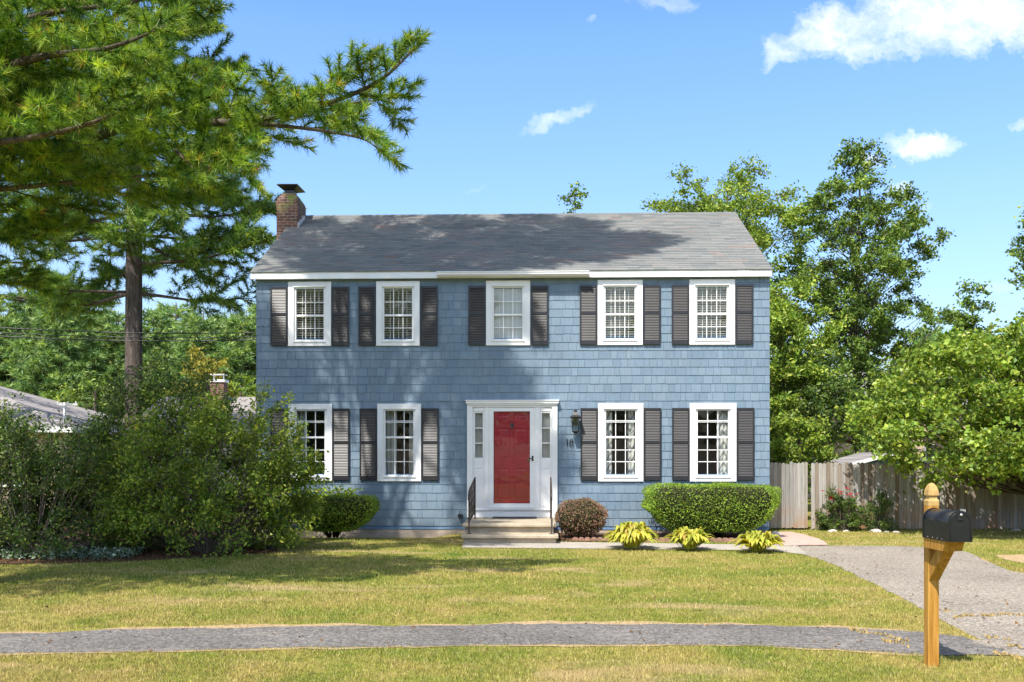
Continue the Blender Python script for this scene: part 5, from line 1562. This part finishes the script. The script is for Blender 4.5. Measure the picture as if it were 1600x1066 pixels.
kn_ = MB(); kn_.lathe([(.004, 0), (.012, .004), (.012, .01), (.003, .015)], 0, 0, 12); o = kn_.build('latch_knob', simple('zinc', (.6, .6, .6), .3, .5, metal=.8), mdoor); o.location = (XB, y0 - .012, bz0 + .215); o.rotation_euler = (R(90), 0, 0)
for k in range(4):
    rv = MB(); rv.lathe([(.0045, 0), (.004, .0015), (.001, .003)], 0, 0, 8); o = rv.build('screw', bpy.data.materials['zinc'], body)
    o.location = (XB - bw, y0 + .12 + .085 * k, bz0 + .014); o.rotation_euler = (0, R(-90), 0)
fg = MB(); fg.box(XB + bw + .001, XB + bw + .006, y0 + .12, y0 + .145, bz0 + .1, bz0 + .25); fg.box(XB + bw + .001, XB + bw + .006, y0 + .145, y0 + .2, bz0 + .215, bz0 + .25)
fg.build('flag', simple('flag_silver', (.6, .58, .56), .4, .5, metal=.3), mbx)

# trees across the street, behind the viewer: they show in the window panes
src = [o_ for o_ in bpy.data.objects if o_.get('label', '').startswith('tall airy')][0]
for k in range(9):
    copy_tree(src, (-26 + 6.6 * k, -27 - 4 * (k % 2), 0), k * 1.3, (1.25, 1.25, .95), 'leafy tree across the street behind the viewer')['group'] = 'trees across the street'

# ------------------------------------------------------------------ neighbours
M_PEACH = simple('peach_siding', (.56, .42, .31), .8, .2, var=.06)
M_BEIGE = simple('beige_siding', (.42, .33, .22), .8, .2, var=.08)
M_PINK = simple('pale_shingle_wall', (.55, .47, .42), .85, .2, var=.12, nscale=3)
def striped(name, c, rows, mort, wd=.3):
    m, nt, out = new_mat(name); x_, y_, z_ = nt.sep(nt.coord()); v = nt.comb(nt.math('ADD', x_, nt.math('MULTIPLY', y_, .3)), z_, 0.)
    br = nt.n.new('ShaderNodeTexBrick'); nt.l.new(v, br.inputs['Vector']); br.inputs['Scale'].default_value = 1.; br.inputs['Row Height'].default_value = rows
    br.inputs['Brick Width'].default_value = wd; br.inputs['Mortar Size'].default_value = mort
    br.inputs['Color1'].default_value = rgba([q * .88 for q in c]); br.inputs['Color2'].default_value = rgba([q * 1.1 for q in c]); br.inputs['Mortar'].default_value = rgba([q * .5 for q in c])
    principled(nt, out, br.outputs[0], .9, .2, 0, nt.bump(br.outputs['Fac'], -.4, .02)); return m
M_NROOF = striped('neighbour_roof_shingles', (.27, .255, .265), .085, .006)
M_NROOF2 = striped('pale_roof_shingles', (.3, .275, .27), .085, .006)
def small_house(name, label, x0, x1, y0, y1, ze, zr, wm, rm, hip=0., axis='x', windows=(), chimney=None, oh=.35):
    h_ = empty(name, (x0, y0, 0), 0, label, 'house'); w_, d_ = x1 - x0, y1 - y0
    wl = MB(); wl.box(0, w_, 0, d_, -.1, ze)
    if not hip and axis == 'x':
        for xa in (0, w_ - .1): wl.prism_x([(0, ze), (d_, ze), (d_ / 2, zr - .1)], xa, xa + .1)
    wl.build('wall', wm, h_)
    rm_ = MB(); a, b, c, d = -oh, w_ + oh, -oh, d_ + oh; m_ = d_ / 2
    vs = [(a, c, ze), (b, c, ze), (b, d, ze), (a, d, ze), (a + hip, m_, zr), (b - hip, m_, zr), (a, c, ze - .12), (b, c, ze - .12), (b, d, ze - .12), (a, d, ze - .12)]
    rm_.add(vs, [(0, 1, 5, 4), (2, 3, 4, 5), (1, 2, 5), (3, 0, 4), (9, 8, 7, 6)])
    rf_ = rm_.build('roof', rm, h_)
    fb_ = MB(); fb_.box(a - .02, b + .02, c - .03, c - .002, ze - .16, ze + .01); fb_.box(a - .02, b + .02, d + .002, d + .03, ze - .16, ze + .01); fb_.box(b + .002, b + .03, c - .03, d + .03, ze - .16, ze + .01); fb_.box(a - .03, a - .002, c - .03, d + .03, ze - .16, ze + .01)
    fb_.build('eave_trim', M_WHITE, h_)
    for (wx, wz, ww, wh, face) in windows:
        f_ = MB(); t_ = .08
        def bb(mb, a0, a1, z0_, z1_, dep0, dep1):
            if face == 'f': mb.box(a0, a1, -dep1, -dep0, z0_, z1_)
            else: mb.box(w_ + dep0, w_ + dep1, a0, a1, z0_, z1_)
        bb(f_, wx - t_, wx, wz, wz + wh, .002, .05); bb(f_, wx + ww, wx + ww + t_, wz, wz + wh, .002, .05); bb(f_, wx - t_, wx + ww + t_, wz + wh, wz + wh + t_, .002, .05); bb(f_, wx - t_, wx + ww + t_, wz - t_, wz, .002, .05)
        bb(f_, wx, wx + ww, wz + wh / 2 - .02, wz + wh / 2 + .02, .03, .045)
        for q_ in (1, 2): bb(f_, wx + ww * q_ / 3 - .012, wx + ww * q_ / 3 + .012, wz, wz + wh, .025, .029)
        fo = f_.build('window', M_WHITE, h_); p_ = MB(); bb(p_, wx, wx + ww, wz, wz + wh, .003, .02); p_.build('pane', M_DARKPANE, fo)
    if chimney:
        cx_, cy_, z0_, z1_, s_ = chimney; c_ = MB(); c_.box(cx_ - s_, cx_ + s_, cy_ - s_, cy_ + s_, z0_, z1_); co_ = c_.build('chimney', M_BRICK, rf_)
        k_ = MB(); k_.box(cx_ - s_ - .04, cx_ + s_ + .04, cy_ - s_ - .04, cy_ + s_ + .04, z1_ + .002, z1_ + .1)
        for sx__ in (-1, 1): k_.box(cx_ + sx__ * s_ * .7 - .02, cx_ + sx__ * s_ * .7 + .02, cy_ - .02, cy_ + .02, z1_ + .1, z1_ + .28)
        k_.box(cx_ - s_, cx_ + s_, cy_ - s_, cy_ + s_, z1_ + .28, z1_ + .31); k_.build('chimney_cap', M_WHITE, h_)
    return h_
M_DARKPANE = simple('dark_window_pane', (.025, .03, .035), .08, .6, var=.1)
# peach house behind the fence
zr = at(1300, 578, 46)[2]; ze = at(1300, 634, 42)[2]
small_house('neighbour_house', 'peach house with a grey roof behind the fence on the right', 8.5, 20.5, 42, 50, ze, zr, M_PEACH, M_NROOF, 0., 'x',
            [(3.6, 1.3, 1.0, 1.2, 'f'), (7.2, 1.0, 1.1, 1.3, 'f'), (9.6, 1.0, 1.1, 1.3, 'f')])
# hip-roofed house at the left edge
small_house('neighbour_house', 'beige house with a pale grey hip roof at the left picture edge', -36., -14.25, 30.5, 40, at(60, 668, 30.2)[2], 4.75, M_BEIGE, M_NROOF2, 6.5, 'x',
            [(19.6, .9, .9, 1.2, 'f'), (16.2, .9, .9, 1.2, 'f')], oh=.5)
small_house('neighbour_house', 'pale pinkish house with a brick chimney glimpsed through the large shrub', -13.2, -7.6, 33.5, 41, 2.7, 4.1, M_PINK, M_NROOF2, 0., 'x', [(1.6, .8, .9, 1.1, 'f')],
            (13.2 + at(342, 600, 36.5)[0], 3.0, 3.4, at(342, 598, 36.5)[2], .26))
# shed behind the fence
sh = empty('garden_shed', (9.75, 26.5, 0), 0, 'small blue shed with white-edged grey roof peeking over the fence', 'shed')
zp = at(1385, 707, 27)[2]; q = MB(); q.box(-.35, 1.8, 0, 2.2, 0, 1.55); q.prism_x([(0, 1.55), (2.2, 1.55), (2.2, 1.6), (0, 1.6)], -.35, 1.8); q.poly_prism([(-.35, 1.6), (1.8, 1.6), (.72, zp - .12)], 0, 2.2)
q.build('wall', simple('shed_blue', (.25, .4, .6), .7, .3), sh)
q = MB(); q.add([(-.75, -.2, 1.52), (.72, -.2, zp), (.72, 2.4, zp), (-.75, 2.4, 1.52), (2.2, -.2, 1.52), (2.2, 2.4, 1.52)], [(0, 1, 2, 3), (1, 4, 5, 2)])
q.build('roof', M_NROOF, sh)
q = MB()
for xa, xb in ((-.75, .72), (2.2, .72)):
    q.add([(xa, -.22, 1.43), (xb, -.22, zp - .08), (xb, -.22, zp + .01), (xa, -.22, 1.53), (xa, -.19, 1.43), (xb, -.19, zp - .08), (xb, -.19, zp + .01), (xa, -.19, 1.53)], [(0, 1, 2, 3), (7, 6, 5, 4), (0, 4, 5, 1), (3, 2, 6, 7)])
q.build('rake_trim', M_WHITE, sh)
# roof mast on the hip-roofed house
q = MB(); p0 = at(101, 662, 30.6); q.tube([(0, 0, 0), (0, 0, p0[2] - .2), (0, 0, at(101, 629, 30.6)[2])], [.06, .05, .045], 8)
zt_ = at(101, 632, 30.6)[2]; q.box(-.28, .42, -.03, .03, zt_ - .03, zt_ + .03)
for xx in (-.22, .1, .36): q.lathe([(.025, zt_ + .031), (.03, zt_ + .06), (.015, zt_ + .09)], xx, 0, 8)
o = q.build('utility_mast', simple('galvanised_mast', (.6, .6, .58), .5, .4), None, (p0[0], 30.6, 0)); tag(o, 'white service mast with a short crossarm beside the hip roof', 'mast')
# overhead wires
for i, ((pa, pb), lb) in enumerate((((503, 519), 'upper of three black overhead wires crossing the bare pine trunk'), ((511, 525), 'middle of three black overhead wires crossing the bare pine trunk'), ((517, 530), 'lowest of three black overhead wires crossing the bare pine trunk'))):
    a = at(-120, pa, 26.0); b = at(430, pb, 26.4); mid = [a + (b - a) * t - np.array([0, 0, .14 * 4 * t * (1 - t)]) for t in np.linspace(0, 1, 14)]
    ext = [a + (a - b) * 2 + np.array([0, 0, .6])] + mid + [b + (b - a) * .3 + np.array([0, 4., .2])]
    q = MB(); q.tube(ext, .016 if i != 1 else .011, 6); o = q.build('overhead_wire', M_BLACK); tag(o, lb, 'wire', 'overhead wires left of the house')
